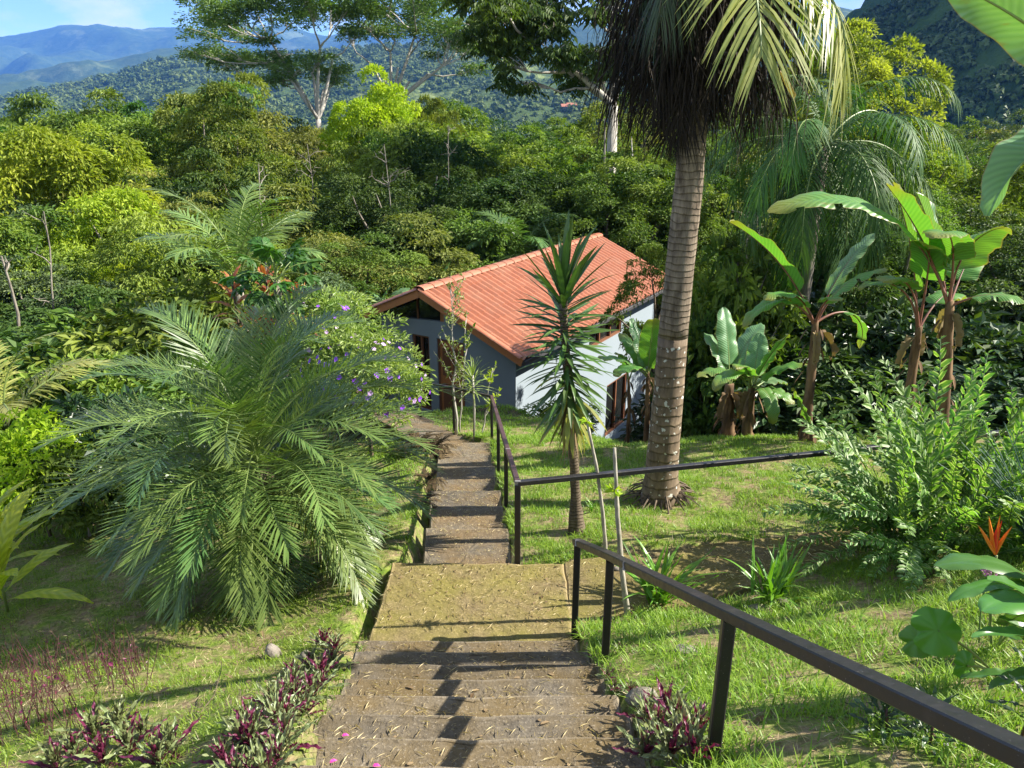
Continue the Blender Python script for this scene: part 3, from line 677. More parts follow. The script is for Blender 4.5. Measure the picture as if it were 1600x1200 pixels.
for k in range(24): o = link('ridge_cap', CM, roof, None, (X0-.02+k*.431, RY, RZ-.035))
# rake tiles along the near gable edge
RM = cap_mesh(.42, .075)
for k in range(8):
    o = link('rake_tile', RM, roof, None, (X0+.0, EY+k*.41*cosS, roofz(EY)+k*.41*sinS-.02)); o.rotation_euler = (0, -slope, R(90))
    o.rotation_mode = 'XYZ'; o.matrix_local = Matrix.Translation(o.location) @ Matrix.Rotation(slope, 4, 'X') @ Matrix.Rotation(R(90), 4, 'Z')
for k in range(5):
    o = link('rake_tile', RM, roof); o.matrix_local = Matrix.Translation((X0, LY-k*.41*cosS, roofz(LY)+k*.41*sinS-.02)) @ Matrix.Rotation(-slope, 4, 'X') @ Matrix.Rotation(R(-90), 4, 'Z')
# far houses in the valley
for (u, v, Yd, s) in ((893, 152, 1500, 9), (882, 154, 1480, 6)):
    p = at(u, v, Yd); zz = float(h_mid(A([p.x]), A([p.y]))[0])
    t = thing('house', 'tiny red roofed farmhouse far off on the valley side, '+('the larger right one' if u > 890 else 'the smaller left one'), 'house', (p.x, p.y, zz), .3, 'far farmhouses'); g = G(); box(g, (-s, -s*.5, -2), (s, s*.5, 8)); g.build('wall', M_WALL, t)
    g = G(); g.add([(-s-1, -s*.6-1, 7.5), (s+1, -s*.6-1, 7.5), (s+1, s*.6+1, 7.5), (-s-1, s*.6+1, 7.5), (-s-1, 0, 12.5), (s+1, 0, 12.5)], [[0, 4, 3], [1, 2, 5]], [[0, 1, 5, 4], [2, 3, 4, 5]]); g.build('roof', M_TILE, t)
# ------------------------------------------------------------------ broadleaf trees
def crown_verts(seed, rx, rz, ncl, nlf, ll, lw, droop, shape='round', tmpl=LEAF2, rosette=0, rc=.30, tier=0):
    r = np.random.default_rng(seed); g = G()
    d = r.normal(size=(ncl*3, 3)); d = nrm(d); d = d[d[:, 2] > -.55][:ncl]; ncl = len(d)
    rad = r.uniform(.35, 1.05, ncl)**.6
    C = d*rad[:, None]*A([rx, rx, rz])
    lob = 1+.16*np.sin(3*np.arctan2(d[:, 1], d[:, 0])+seed)+.12*np.sin(5*d[:, 2]+seed*2)
    C *= lob[:, None]
    if shape == 'tiers': C[:, 2] = np.round(C[:, 2]/tier)*tier+r.uniform(-.12, .12, ncl)
    R0 = rc*rx*r.uniform(.6, 1.3, ncl); ct = r.uniform(-.28, .28, ncl)
    k = np.repeat(np.arange(ncl), nlf); n = len(k)
    u = nrm(r.normal(size=(n, 3))); u[:, 2] = np.abs(u[:, 2])*.9-.25
    P = C[k]+u*R0[k, None]*(r.uniform(.25, 1, n)**.5)[:, None]*A([1, 1, .62])
    D = nrm(u*.8+r.normal(size=(n, 3))*.45+nrm(C)[k]*.3+A([0, 0, -droop]))
    N = nrm(u*.6+A([0, 0, .9])+r.normal(size=(n, 3))*.35)
    s = ll*r.uniform(.6, 1.25, n)
    tone = np.clip(.45+ct[k]+r.normal(0, .18, n), 0, 1)
    scatter(g, tmpl, P, D, N, np.stack([s*lw/ll, s, s], 1), tone)
    return g, C
def limbs(C, zc, h, r0, seed, nl=9, g=None, lean=(0, 0)):
    r = np.random.default_rng(seed+5); g = g or G()
    fork = A([lean[0]*.4, lean[1]*.4, zc-h*.25])
    tube(g, np.stack([np.linspace(0, fork[0], 6)+r.uniform(-.08, .08, 6), np.linspace(0, fork[1], 6)+r.uniform(-.08, .08, 6), np.linspace(-1.2, fork[2], 6)], 1), np.linspace(r0, r0*.62, 6), 7)
    for i in r.choice(len(C), min(nl, len(C)), False):
        e = C[i]+A([0, 0, zc]); pts = curve(fork, e, -.25*r.uniform(0, 1)*np.linalg.norm(e-fork)*.4, 6, r.uniform(-.3, .3)); pts[1:-1] += r.uniform(-.1, .1, (4, 3)); tube(g, pts, np.linspace(r0*.5, r0*.08, 6), 5, cap=False)
    return g
def bough_verts(seed, rx, rz, nb, nlf, ll, lw, droop, br=.30, flat=.55, low=-.75, lobe=1., rmin=.55):
    """crown of separate boughs: each a shallow dome of leaves on its sunny side, with gaps of shade between"""
    r = np.random.default_rng(seed); g = G(); d = nrm(r.normal(size=(nb*4, 3))); d = d[d[:, 2] > low][:nb]; nb = len(d)
    lob = 1+lobe*(.2*np.sin(2*np.arctan2(d[:, 1], d[:, 0])+seed)+.16*np.sin(4*d[:, 2]+seed*2)); rad = r.uniform(rmin, 1.08, nb)
    C = d*(rad*lob)[:, None]*A([rx, rx, rz]); B = rx*br*r.uniform(.55, 1.35, nb)*np.where(rad < .75, 1.2, 1); ct = r.normal(0, .2, nb)
    cnt = np.maximum((nlf*(B/(rx*br))**2).astype(int), 20); k = np.repeat(np.arange(nb), cnt); n = len(k)
    ax = nrm(d*A([1, 1, .4])+A([0, 0, .9]))
    u = nrm(r.normal(size=(n, 3))+ax[k]*1.15); sub = r.integers(0, 9, n)      # leaf tufts inside a bough
    tu = nrm(r.normal(size=(nb, 9, 3))+ax[:, None]*1.1)[k, sub]; u = nrm(u*.55+tu*.8)
    P = C[k]+u*(B[k]*r.uniform(.72, 1.05, n))[:, None]*A([1, 1, flat])
    D = nrm(u*A([1, 1, .5])*.8+r.normal(size=(n, 3))*.4+A([0, 0, -droop])); N = nrm(u*.5+A([0, 0, .8])+r.normal(size=(n, 3))*.35); s = ll*r.uniform(.55, 1.3, n)
    scatter(g, LEAF2, P, D, N, np.stack([s*lw/ll, s, s], 1), np.clip(.45+ct[k]+r.normal(0, .2, n), 0, 1)); return g, C
class Tree:        # a kind: crown mesh + trunk mesh, total height H with the base at z 0
    def __init__(s, seed, H, rx, rz, **k):
        g, C = (bough_verts if 'nb' in k else crown_verts)(seed, rx, rz, **k); zc = H-rz*1.05; C2 = C
        s.H = H; s.rx = rx
        for v in g.v: v[:, 2] += zc
        s.H = max(float(v[:, 2].max()) for v in g.v)*.97
        s.crown = g.mesh('crown', M_MID); s.trunk = limbs(C, zc, rz*2, .024*H, seed).mesh('trunk', M_BARK, True)
KINDS = {}
KINDS['broad'] = [Tree(100+i, 13, 3.3, 4.4, nb=66, nlf=380, ll=.235, lw=.10, droop=.5, flat=.85) for i in range(4)]
KINDS['tier'] = [Tree(200+i, 13, 3.6, 4.2, nb=60, nlf=400, ll=.215, lw=.085, droop=.7, flat=.55, br=.33) for i in range(3)]
KINDS['fine'] = [Tree(300+i, 13, 3.2, 4.6, nb=78, nlf=330, ll=.16, lw=.08, droop=.25, br=.27, flat=.7) for i in range(3)]
KINDS['loose'] = [Tree(400+i, 13, 3.2, 4.4, nb=40, nlf=300, ll=.22, lw=.095, droop=.45) for i in range(2)]
KINDS['dome'] = [Tree(500+i, 12, 3.3, 3.0, nb=140, nlf=300, ll=.16, lw=.095, droop=-.05, br=.2, flat=.8, low=-.6, lobe=.35, rmin=.75) for i in range(2)]
KINDS['column'] = [Tree(600, 14, 2.1, 5.4, nb=74, nlf=340, ll=.19, lw=.085, droop=.5, br=.4)]
SHRUB = [Tree(700+i, 2.4, 1.3, 1.15, ncl=70, nlf=60, ll=.17, lw=.075, droop=.3, rc=.32) for i in range(3)]
SHRUBG = [Tree(720+i, 2.4, 1.3, 1.15, ncl=80, nlf=55, ll=.20, lw=.085, droop=.35, rc=.30) for i in range(2)]
LAND = [(-60, 'the left edge'), (110, 'the big yellowing tree'), (330, 'the vine-covered tree'), (497, 'the spreading tree'), (600, 'the lime green tree'), (760, 'the gap to the valley'), (905, 'the drooping tree'), (1075, 'the coconut palm'), (1285, 'the weeping palm'), (1350, 'the rounded tree'), (1480, 'the banana pair'), (1640, 'the right edge')]
MN = {}
for m_, w_ in ((M_OLIVE, 'olive green'), (M_MID, 'mid green'), (M_DARK, 'dark green'), (M_YEL, 'yellowing'), (M_LIME, 'lime green'), (M_BROWNISH, 'rusty green'), (M_BLUE, 'greyish green'), (M_GLOSS, 'glossy dark'), (M_FEATHER, 'feathery green'), (M_SILVER, 'silvery green')): MN[m_.name] = w_
KN = dict(broad='broad-leaved', tier='tiered', fine='fine-leaved', loose='open', dome='rounded', column='narrow')
USED = {}
def uniq(lab):
    USED[lab] = USED.get(lab, 0)+1; return lab
def tree(kind, var, u, vtop, Y, mat, where=None, label=None, group=None, sc=None, wide=1., cat='tree', name='forest_tree', ground=None, bark=None):
    K = (KINDS[kind] if isinstance(kind, str) else kind); K = K[var % len(K)]
    p = at(u, vtop, Y); b = float(gz(p.x, Y)) if ground is None else ground
    s = max(.25, (p.z-b)/K.H)
    if label is None:
        q = min(LAND, key=lambda l: abs(l[0]-u)); side = 'below' if abs(q[0]-u) < 25 else ('left of' if u < q[0] else 'right of')
        if len(q[1].split()) > 3 and len(where.split()) > 4: where = where.replace('the middle of ', 'mid ').replace('of the forest', 'forest')
        label = f"{MN[mat.name]} {KN.get(kind, 'bushy') if isinstance(kind, str) else 'bushy'} tree {where} {side} {q[1]}"
    if label in USED: label = 'another '+label
    USED[label] = 1
    if len(label.split()) > 16: label = label.replace(' straight', '').replace('in front of the lime green tree,', 'before the lime tree,').replace('standing', '')
    if len(label.split()) > 16: label = label.replace(' tree ', ' ', 1)
    t = thing(name, label, cat, (p.x, p.y, b), rng.uniform(0, 6.28), group); w = s*wide if sc is None else sc
    t.scale = (w, w, s)
    c = link('crown', K.crown, t); c.material_slots[0].link = 'OBJECT'; c.material_slots[0].material = mat
    k = link('trunk', K.trunk, t); k.material_slots[0].link = 'OBJECT'; k.material_slots[0].material = bark or (M_BARK if rng.random() < .6 else M_BARKD)
    return t
def sky_v(u): return np.interp(u, [-200, 0, 60, 120, 160, 210, 260, 320, 390, 440, 520, 640, 700, 740, 800, 860, 910, 950, 1000, 1050, 1150, 1230, 1290, 1420, 1480, 1540, 1700],
                               [165, 172, 165, 142, 155, 165, 142, 138, 178, 195, 192, 160, 150, 150, 182, 194, 196, 165, 142, 160, 150, 185, 165, 190, 192, 190, 185])
PICK = [('broad', M_OLIVE), ('tier', M_BROWNISH), ('broad', M_MID), ('column', M_OLIVE), ('column', M_MID), ('broad', M_OLIVE), ('fine', M_MID), ('loose', M_OLIVE), ('broad', M_BROWNISH), ('fine', M_DARK), ('broad', M_DARK), ('tier', M_MID), ('fine', M_BLUE), ('broad', M_OLIVE)]
rows = [(62, 0, 30, 78, 'in the skyline row', -120, 1720), (50, 26, 26, 92, 'just below the skyline', -110, 1710), (41, 62, 30, 105, 'in the upper forest', -120, 1710), (34, 110, 34, 118, 'in the middle of the forest', -120, 1700), (29, 165, 36, 125, 'low in the forest', -100, 1690)]
kk = 0
for (Y, dv, jv, du, where, ua, ub) in rows:
    u = ua
    while u < ub:
        uu = u+rng.uniform(-.3, .3)*du; yy = Y+rng.uniform(-.11, .11)*Y; v = float(sky_v(uu))+dv+rng.uniform(-.75, .8)*jv*(.5 if dv == 0 else 1)
        if 1060 < uu < 1440 and yy < 32: yy = 32+rng.uniform(0, 2)
        if abs(uu-597) < 85: v = max(v, 198)
        if abs(uu-497) < 45: v = max(v, 184)
        if abs(uu-1350) < 85: v = max(v, 195)
        if 770 < uu < 935: v = max(v, 192)
        kind, mat = PICK[int(rng.integers(len(PICK)))]
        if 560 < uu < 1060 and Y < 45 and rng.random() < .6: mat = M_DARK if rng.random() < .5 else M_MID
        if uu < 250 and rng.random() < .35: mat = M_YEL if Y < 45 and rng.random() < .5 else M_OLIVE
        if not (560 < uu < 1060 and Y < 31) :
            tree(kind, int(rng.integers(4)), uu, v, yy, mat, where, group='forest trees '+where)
        u += du*rng.uniform(.7, 1.15)
# a nearer fringe on the left and the dark wood behind the house and the bananas
for (u, v, Y, kind, mat, s) in ((-70, 330, 22, 'broad', M_OLIVE, .8), (60, 410, 19.5, 'fine', M_BLUE, .6), (-10, 470, 17.5, 'broad', M_DARK, .6), (265, 330, 23, 'tier', M_OLIVE, .8), (345, 350, 25, 'broad', M_OLIVE, .8), (470, 300, 27, 'tier', M_BROWNISH, .9), (535, 370, 24.5, 'fine', M_MID, .75), (590, 340, 28, 'tier', M_BROWNISH, .9), (500, 430, 21, 'broad', M_BLUE, .55), (190, 500, 18, 'fine', M_DARK, .5), (330, 470, 20, 'loose', M_OLIVE, .5)):
    tree(kind, int(rng.integers(4)), u, v, Y, mat, 'on the near forest edge', sc=s, group='near edge trees at left')
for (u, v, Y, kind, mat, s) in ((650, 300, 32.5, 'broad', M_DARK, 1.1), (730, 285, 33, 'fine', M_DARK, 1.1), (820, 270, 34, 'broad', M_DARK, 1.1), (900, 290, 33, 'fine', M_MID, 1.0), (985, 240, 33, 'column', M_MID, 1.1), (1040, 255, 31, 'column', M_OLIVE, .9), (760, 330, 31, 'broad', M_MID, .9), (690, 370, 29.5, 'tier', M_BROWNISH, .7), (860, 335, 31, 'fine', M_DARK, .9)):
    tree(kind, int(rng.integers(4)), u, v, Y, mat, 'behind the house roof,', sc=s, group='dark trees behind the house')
for (u, v, Y, kind, mat, s) in ((1120, 270, 36, 'loose', M_DARK, 1.), (1180, 240, 37, 'broad', M_BROWNISH, 1.), (1240, 240, 36, 'broad', M_OLIVE, 1.), (1400, 235, 32, 'broad', M_OLIVE, .9), (1470, 225, 31, 'tier', M_MID, .9), (1540, 230, 24, 'broad', M_OLIVE, .8), (1640, 240, 24, 'broad', M_OLIVE, .8), (1430, 315, 18.2, 'fine', M_MID, .6), (1560, 320, 18.5, 'fine', M_DARK, .65), (1640, 380, 16.5, 'fine', M_DARK, .6), (1340, 350, 17.2, 'broad', M_DARK, .5)):
    tree(kind, int(rng.integers(4)), u, v, Y, mat, 'behind the banana plants,', sc=s, group='trees behind the banana plants')
for (u, v, Y, kind, mat) in ((555, 200, 45, 'tier', M_OLIVE), (605, 212, 44, 'broad', M_MID), (655, 196, 45, 'fine', M_OLIVE)): tree(kind, 1, u, v, Y, mat, 'in front of the lime green tree,', sc=.85, group='trees in front of the lime tree')
# the ones that stand out
tree('dome', 0, 597, 114, 51, M_LIME, label='bright lime green round-crowned tree standing out on the skyline', name='lime_tree', sc=1.12)
tree('dome', 1, 672, 158, 54, M_OLIVE, label='lower olive green tree touching the lime green tree on its right', name='forest_tree', sc=.8)
tree('dome', 1, 1350, 48, 44, M_YELOL, label='tall rounded yellow green tree against the dark steep mountain', name='rounded_tree', sc=1.3)
tree('broad', 1, 60, 205, 29, M_YEL, label='big yellowing tree with drooping leaves at the left of the forest', name='yellowing_tree', sc=.95)
tree('broad', 2, 150, 300, 25, M_YEL, label='yellow green tree with drooping leaf tufts below the big yellowing tree', name='yellowing_tree', sc=.72)
tree('column', 0, 195, 395, 22, M_LIME, label='slim bright yellow shrub-like tree low in the left forest', name='yellow_tree', sc=.42)
tree('column', 0, 325, 128, 44, M_OLIVE, label='vine-covered column-shaped crown rising above its neighbours left of the spreading tree', name='vine_covered_tree', sc=1.1)
tree('loose', 1, 1005, 150, 36, M_OLIVE, label='slender pale-trunked olive tree just left of the coconut trunk', name='slender_tree', sc=.8, bark=M_PALE)
# bare pale trees and trunks that show between the crowns
def bare(u, v0, v1, Y, label, lean=0, nb=12, r0=.05, name='bare_tree'):
    a, b = at(u, v0, Y), at(u+lean, v1, Y); gb = float(gz(a.x, Y)); t = thing(name, label, 'tree', (a.x, Y, min(gb, a.z))); O = A(t.location); r = np.random.default_rng(int(u)); g = G()
    m = curve(A(a)*A([1, 1, 0])+A([0, 0, min(gb, a.z)-.3])-O, A(b)-O, 0, 9, r.uniform(-.2, .2)); m[1:-1] += r.normal(0, .05, (7, 3)); tube(g, m, np.linspace(r0, r0*.25, 9), 6, cap=False)
    L = np.linalg.norm(A(b)-A(a))
    for k in range(nb):
        f = r.uniform(.55, .98); c = A([np.interp(f, np.linspace(0, 1, 9), m[:, q]) for q in range(3)]); an = r.uniform(0, 6.28); l = L*r.uniform(.15, .4); e = c+A([math.cos(an)*l, math.sin(an)*l*.6, l*r.uniform(.2, .8)]); p = curve(c, e, -.08*l, 6, r.uniform(-.2, .2)*l); p[1:-1] += r.normal(0, .03*l, (4, 3)); tube(g, p, np.linspace(r0*.4, r0*.1, 6), 5, cap=False)
        for _ in range(3): c2 = p[r.integers(2, 5)]; l2 = l*.45; e2 = c2+r.normal(size=3)*A([.6, .5, .5])*l2+A([0, 0, l2*.4]); tube(g, curve(c2, e2, 0, 4), np.linspace(r0*.16, r0*.05, 4), 4, cap=False)
    g.build('trunk', M_BARK, t, True); return t
for q in ((398, 380, 255, 22, 'leafless pale grey tree in the middle of the left forest', 6), (690, 265, 195, 33, 'bare grey branched tree below the gap to the valley', 10), (625, 320, 225, 30, 'thin leafless tree above the left end of the house roof', -25), (480, 300, 225, 31, 'bare twiggy tree below the spreading tree'), (12, 500, 400, 17, 'leaning pale trunk at the left edge', -10, 3, .08), (62, 480, 330, 18.5, 'slim pale trunk under the big yellowing tree', 6, 6, .05), (1190, 430, 330, 20, 'grey bare trunk behind the shrub tree right of the coconut palm', -20, 9, .05), (960, 330, 185, 33, 'pale slanting trunk left of the coconut trunk', -15, 4, .13), (1005, 400, 300, 31, 'pale forked trunk close to the right end of the roof ridge', 5, 5, .10)): bare(*q)
# ------------------------------------------------------------------ open spreading trees on the skyline
def spreading(name, label, base_uv, Y, forks, plates, mat, ll, lw, droop, dens, bark, flat, compound=False):
    b = at(base_uv[0], base_uv[1], Y); gb = float(gz(b.x, Y)); t = thing(name, label, 'tree', (b.x, Y, gb)); O = A(t.location)
    r = np.random.default_rng(int(base_uv[0])); F_ = [A(at(u, v, Y+dy))-O for u, v, dy in forks]; g = G(); L = G()
    top = A(b)-O
    tube(g, [(0, 0, -1), top*.5+A([.1, 0, 0]), top], [.36, .28, .22], 8)
    for f in F_: tube(g, curve(top, f, .0, 6, r.uniform(-.2, .2)), np.linspace(.17, .09, 6), 6, cap=False)
    for (u, v, rp) in plates:
        rad = pxm(Y, rp); c = A(at(u, v, Y+r.uniform(-1, 1)*rad*2.2))-O; f = min(F_, key=lambda q: np.linalg.norm((q-c)*A([1, .3, 1]))+ (2 if q[2] > c[2] else 0))
        pts = curve(f, c, np.linalg.norm(c-f)*.08, 7, r.uniform(-.25, .25)); pts[1:-1] += r.uniform(-.08, .08, (5, 3)); tube(g, pts, np.linspace(.08, .025, 7), 5, cap=False)
        for _ in range(5):
            a = r.uniform(0, 6.28); e = c+A([math.cos(a), math.sin(a), 0])*rad*r.uniform(.5, .95)+A([0, 0, r.uniform(0, .35)])*rad
            tube(g, curve(pts[4], e, -.05*rad, 5, r.uniform(-.15, .15)), np.linspace(.035, .012, 5), 4, cap=False)
        n = int(dens*rad*rad)
        a = r.uniform(0, 6.28, n); q = np.sqrt(r.uniform(0, 1, n))*rad; 
        cl = r.integers(0, 14, n); ca = r.uniform(0, 6.28, 14); cq = np.sqrt(r.uniform(0, 1, 14))*rad*.85; cx = np.cos(ca)*cq; cyy = np.sin(ca)*cq; cz = r.uniform(-.25, .35, 14)*rad
        P = c+np.stack([cx[cl]+np.cos(a)*q*.38, cyy[cl]+np.sin(a)*q*.38, cz[cl]+r.normal(0, flat, n)*rad-(q/rad)**2*.08*rad], 1)
        if compound:
            m = 9; k = np.repeat(np.arange(n//m), m); P0 = P[:n//m][k]; aa = r.uniform(0, 6.28, n//m)[k]; j = np.tile(np.arange(m), n//m); n = len(k)
            T0 = np.stack([np.cos(aa), np.sin(aa), np.full(n, -.5)], 1); sgn = np.where(j % 2 == 0, 1, -1); sdv = np.stack([-np.sin(aa), np.cos(aa), 0*aa], 1)
            P = P0+T0*(j/m)[:, None]*ll*1.8; D = T0*.5+sdv*sgn[:, None]*.9+A([0, 0, -droop]); N = np.stack([np.cos(aa)*.4, np.sin(aa)*.4, np.ones(n)], 1)+r.normal(0, .2, (n, 3))
        else:
            D = np.stack([np.cos(a), np.sin(a), r.normal(0, .25, n)-droop], 1)+r.normal(0, .3, (n, 3)); N = A([0, 0, 1.])+r.normal(0, .35, (n, 3))
        s = ll*r.uniform(.6, 1.3, n); scatter(L, LEAF2, P, D, N, np.stack([s*lw/ll, s, s], 1), np.clip(.5+r.uniform(-.25, .25)+r.normal(0, .18, n), 0, 1))
    g.build('trunk', bark, t, True); L.build('crown', mat, t); return t
spreading('spreading_tree', 'tall wide tree with pale bare limbs and flat feathery layers on the skyline at left', (497, 186), 66,
    [(470, 140, 1), (455, 125, -1), (478, 150, -2), (505, 140, 1), (516, 135, 2), (490, 120, 0), (440, 95, 2), (520, 90, 1), (500, 75, -1), (420, 60, 1)],
    [(340, 12, 48), (380, 22, 46), (420, 6, 44), (360, 48, 36), (330, 28, 30), (462, 28, 36), (482, 6, 34), (525, 22, 42), (545, 4, 34), (312, 54, 24), (303, 82, 22), (346, 84, 36), (352, 102, 24), (400, 94, 38), (440, 92, 32), (455, 116, 38), (494, 98, 28), (512, 122, 28), (528, 108, 22), (400, 58, 28), (432, 126, 22), (470, -20, 60), (390, -25, 60), (560, 50, 26)],
    M_FEATHER, .32, .10, .05, 290, M_PALE, .09)
spreading('spreading_tree', 'second wide feathery tree rising behind the lime green tree on the skyline', (612, 165), 70,
    [(600, 112, 1), (622, 105, 0), (640, 128, 2), (668, 116, 1), (690, 104, -1), (640, 85, 2), (610, 80, 0), (580, 100, -1), (650, 50, 1)],
    [(562, 24, 36), (592, 8, 42), (622, 28, 42), (652, 12, 42), (682, 24, 42), (704, 42, 36), (612, 50, 26), (662, 54, 30), (722, 60, 32), (735, 78, 26), (742, 108, 24), (542, 50, 26), (702, 66, 26), (582, 46, 26), (678, 86, 16), (730, 40, 30), (640, -20, 70), (580, -20, 55)],
    M_FEATHER, .32, .10, .05, 290, M_PALE, .09)
spreading('drooping_tree', 'dark tree with hanging leaflets and a pale forked trunk left of the coconut palm', (958, 165), 37,
    [(940, 132, 0), (962, 100, 1), (900, 108, 0), (870, 88, -1), (838, 72, 1), (958, 50, 0), (955, 12, 0)],
    [(742, 46, 26), (762, 22, 34), (792, 42, 36), (802, 12, 36), (832, 28, 36), (852, 8, 32), (776, 70, 30), (812, 68, 30), (786, 96, 20), (790, 120, 17), (815, 130, 17), (862, 42, 24), (870, 76, 28), (902, 82, 30), (892, 106, 28), (902, 126, 20), (932, 78, 30), (942, 102, 24), (882, 22, 18), (932, 18, 22), (962, 12, 26), (962, 90, 20), (760, -15, 50), (840, -25, 60), (930, -25, 50), (1000, 20, 30), (990, 60, 25)],
    M_DARK, .34, .12, .5, 520, M_PALE, .14, True)
# ------------------------------------------------------------------ palms and big-leaved plants
def arc(L, e0, bend, n, p=1.4, sidec=0):
    """curve in the x-z plane: starts at elevation e0, turns down by `bend` over its length"""
    t = np.linspace(0, 1, n); e = e0-bend*t**p; ds = L/(n-1); az = sidec*t**2
    d = np.stack([np.cos(e)*np.cos(az), np.cos(e)*np.sin(az), np.sin(e)], 1)
    P = np.concatenate([[[0, 0, 0]], np.cumsum((d[:-1]+d[1:])/2*ds, 0)]); return P, nrm(d)
def frond(L, e0, bend, n, ll, lw, vang, ldroop, seed, petiole=.16, rr=.014, both=True, base_a=65, tip_a=25, mats=0, g=None, planar=.0, sidec=0):
    r = np.random.default_rng(seed); g = g or G(); m = 16; P, T = arc(L, e0, bend, m, 1.4, sidec)
    tube(g, P, np.linspace(rr, rr*.18, m), 5, .7, 1)
    ts = np.repeat(np.linspace(petiole, .995, n), 2); sg = np.tile([1., -1.], n); ts = np.clip(ts+r.uniform(-.003, .003, 2*n), 0, 1); q = len(ts)
    f = ts*(m-1); i = np.clip(f.astype(int), 0, m-2); w = (f-i)[:, None]; p = P[i]*(1-w)+P[i+1]*w; t_ = nrm(T[i]*(1-w)+T[i+1]*w)
    S = nrm(np.cross(t_, A([0, 0, 1.])+1e-6)); N = np.cross(S, t_)
    x = (ts-petiole)/(1-petiole); lf = ll*np.clip(.35+2.6*x, 0, 1)*np.clip(1.15-.75*x**2.5, .2, 1)*r.uniform(.88, 1.1, q)
    a = np.radians(base_a+(tip_a-base_a)*x+r.normal(0, 5, q)); va = np.radians(vang+r.normal(0, 9+planar, q))
    D = nrm(np.cos(a)[:, None]*t_+np.sin(a)[:, None]*(S*(sg*np.cos(va))[:, None]+N*np.sin(va)[:, None]))
    Wd = nrm(np.cross(D, N)); dr = ldroop*r.uniform(.6, 1.4, q)
    V = []
    for (s, wf) in ((0, .55), (.3, 1.), (.65, .8), (1., 0)):
        c = p+D*(lf*s)[:, None]+A([0, 0, -1.])*(lf*dr*s**2)[:, None]
        if wf: V += [c-Wd*lw*wf/2, c+Wd*lw*wf/2]
        else: V += [c]
    V = np.stack(V, 1); k = V.shape[1]; off = (np.arange(q)*k)[:, None, None]
    g.add(V.reshape(-1, 3), (A([[4, 5, 6]])[None]+off).reshape(-1, 3), (A([[0, 1, 3, 2], [2, 3, 5, 4]])[None]+off).reshape(-1, 4), np.repeat(np.clip(r.normal(.5, .2, q), 0, 1), k), 0)
    return g
def fr_mesh(mats, *a, **k): return frond(*a, **k).mesh('frond', mats)
# --- the big feather palm on the left
pb = at(402, 725, 6.4); gb = float(gzb(pb.x, 6.4))
palm = thing('feather_palm', 'big bushy feather palm with arching fronds left of the landing', 'palm', (pb.x, 6.4, gb))
hc = pb.z-gb
PF = {}
for e in (82, 66, 50, 34, 18, 2, -14, -30):
    PF[e] = [fr_mesh([M_PALM if j != 1 else M_PALMB, M_PETG], 2.15 if e > 40 else 1.9 if e > 30 else 1.75 if e > 0 else 1.7, R(e), R(48+e*.5 if e > 20 else 55), 54, .42, .0155, 26, .07, 900+e*3+j, .14, .013, sidec=(-.25, .2, .05)[j]) for j in range(3)]
g = G(); tube(g, [(0, 0, -.2), (.02, 0, hc*.5), (0, 0, hc-.05)], [.2, .17, .14], 10, jit=.12); g.build('trunk', M_BARKD, palm, True)
spec = [(82, 6), (66, 10), (50, 13), (34, 15), (18, 17), (2, 18), (-14, 17), (-30, 14)]
for e, n in spec:
    o0 = rng.uniform(0, 6.28)
    for k in range(n):
        o = link('frond', random.choice(PF[e]), palm, None, (0, 0, hc+rng.uniform(-.08, .08)+(e-30)*.002)); o.rotation_euler = (R(rng.uniform(-14, 14)), R(rng.uniform(-7, 7)), o0+6.283*k/n+rng.uniform(-.2, .2))
        s = rng.uniform(.78, 1.0); o.scale = (s, s, s)
YF = [fr_mesh([M_PALMY, M_PETG], 1.7, R(5), R(75), 50, .42, .018, 10, .4, 990+j) for j in range(1)]
for a in (5.9,): o = link('frond', YF[0], palm, None, (0, 0, hc-.25)); o.rotation_euler = (0, R(15), a); o['label'] = 'low yellowing frond'
# --- coconut palm on the lawn
cb = at(1034, 792, 7.9); cz = float(gzb(cb.x, 7.9)); tops = [(1034, 792), (1033, 740), (1042, 640), (1052, 520), (1064, 400), (1076, 290), (1084, 180), (1096, 0)]
coco = thing('coconut_palm', 'tall coconut palm with ringed trunk and dark hanging skirt on the lawn', 'palm', (cb.x, 7.9, cz)); O = A(coco.location)
pts = [A(at(u, v, 7.9))-O for u, v in tops]; pts[0][2] = -.25; pts = np.array(pts)
fine = np.array([[np.interp(t, np.linspace(0, 1, len(tops)), pts[:, k]) for k in range(3)] for t in np.linspace(0, 1, 46)])
zz = fine[:, 2]; rad = np.interp(zz, [-.3, .1, .35, 1.2, 2.6, 4.4], [.27, .24, .195, .172, .152, .14])*(1+.022*((np.arange(46) % 2)-.5))
split = 19
g = G(); tube(g, fine[:split+1], rad[:split+1], 16, jit=.025); tk = g.build('trunk', M_COCOB, coco, True)
g = G(); tube(g, fine[split:], rad[split:], 16, jit=.02); g.build('trunk', M_COCO, coco, True)
g = G()
for k in range(60):
    a = rng.uniform(0, 6.28); r0 = rng.uniform(.2, .3); e = A([math.cos(a)*rng.uniform(.3, .62), math.sin(a)*rng.uniform(.3, .62), -.02]); tube(g, curve((math.cos(a)*.2, math.sin(a)*.2, rng.uniform(.05, .2)), e, -.04, 4), [.016, .012, .010, .004], 4, cap=False)
g.build('roots', M_BARKD, coco)
ct = fine[-1]+A([0, 0, .35])
CF = [fr_mesh([M_PALMY if j < 2 else M_PALM, M_PETG], 3.3, R(e), R(b), 60, .85, .035, 8, .5, 1200+j, .2, .028) for j, (e, b) in enumerate([(42, 110), (40, 105), (62, 90), (52, 85), (30, 75), (75, 80)])]
g = G(); tube(g, [fine[-1]-A([0, 0, .1]), ct+A([0, 0, .3])], [.2, .1], 10); g.build('crownshaft', M_PETG, coco, True)
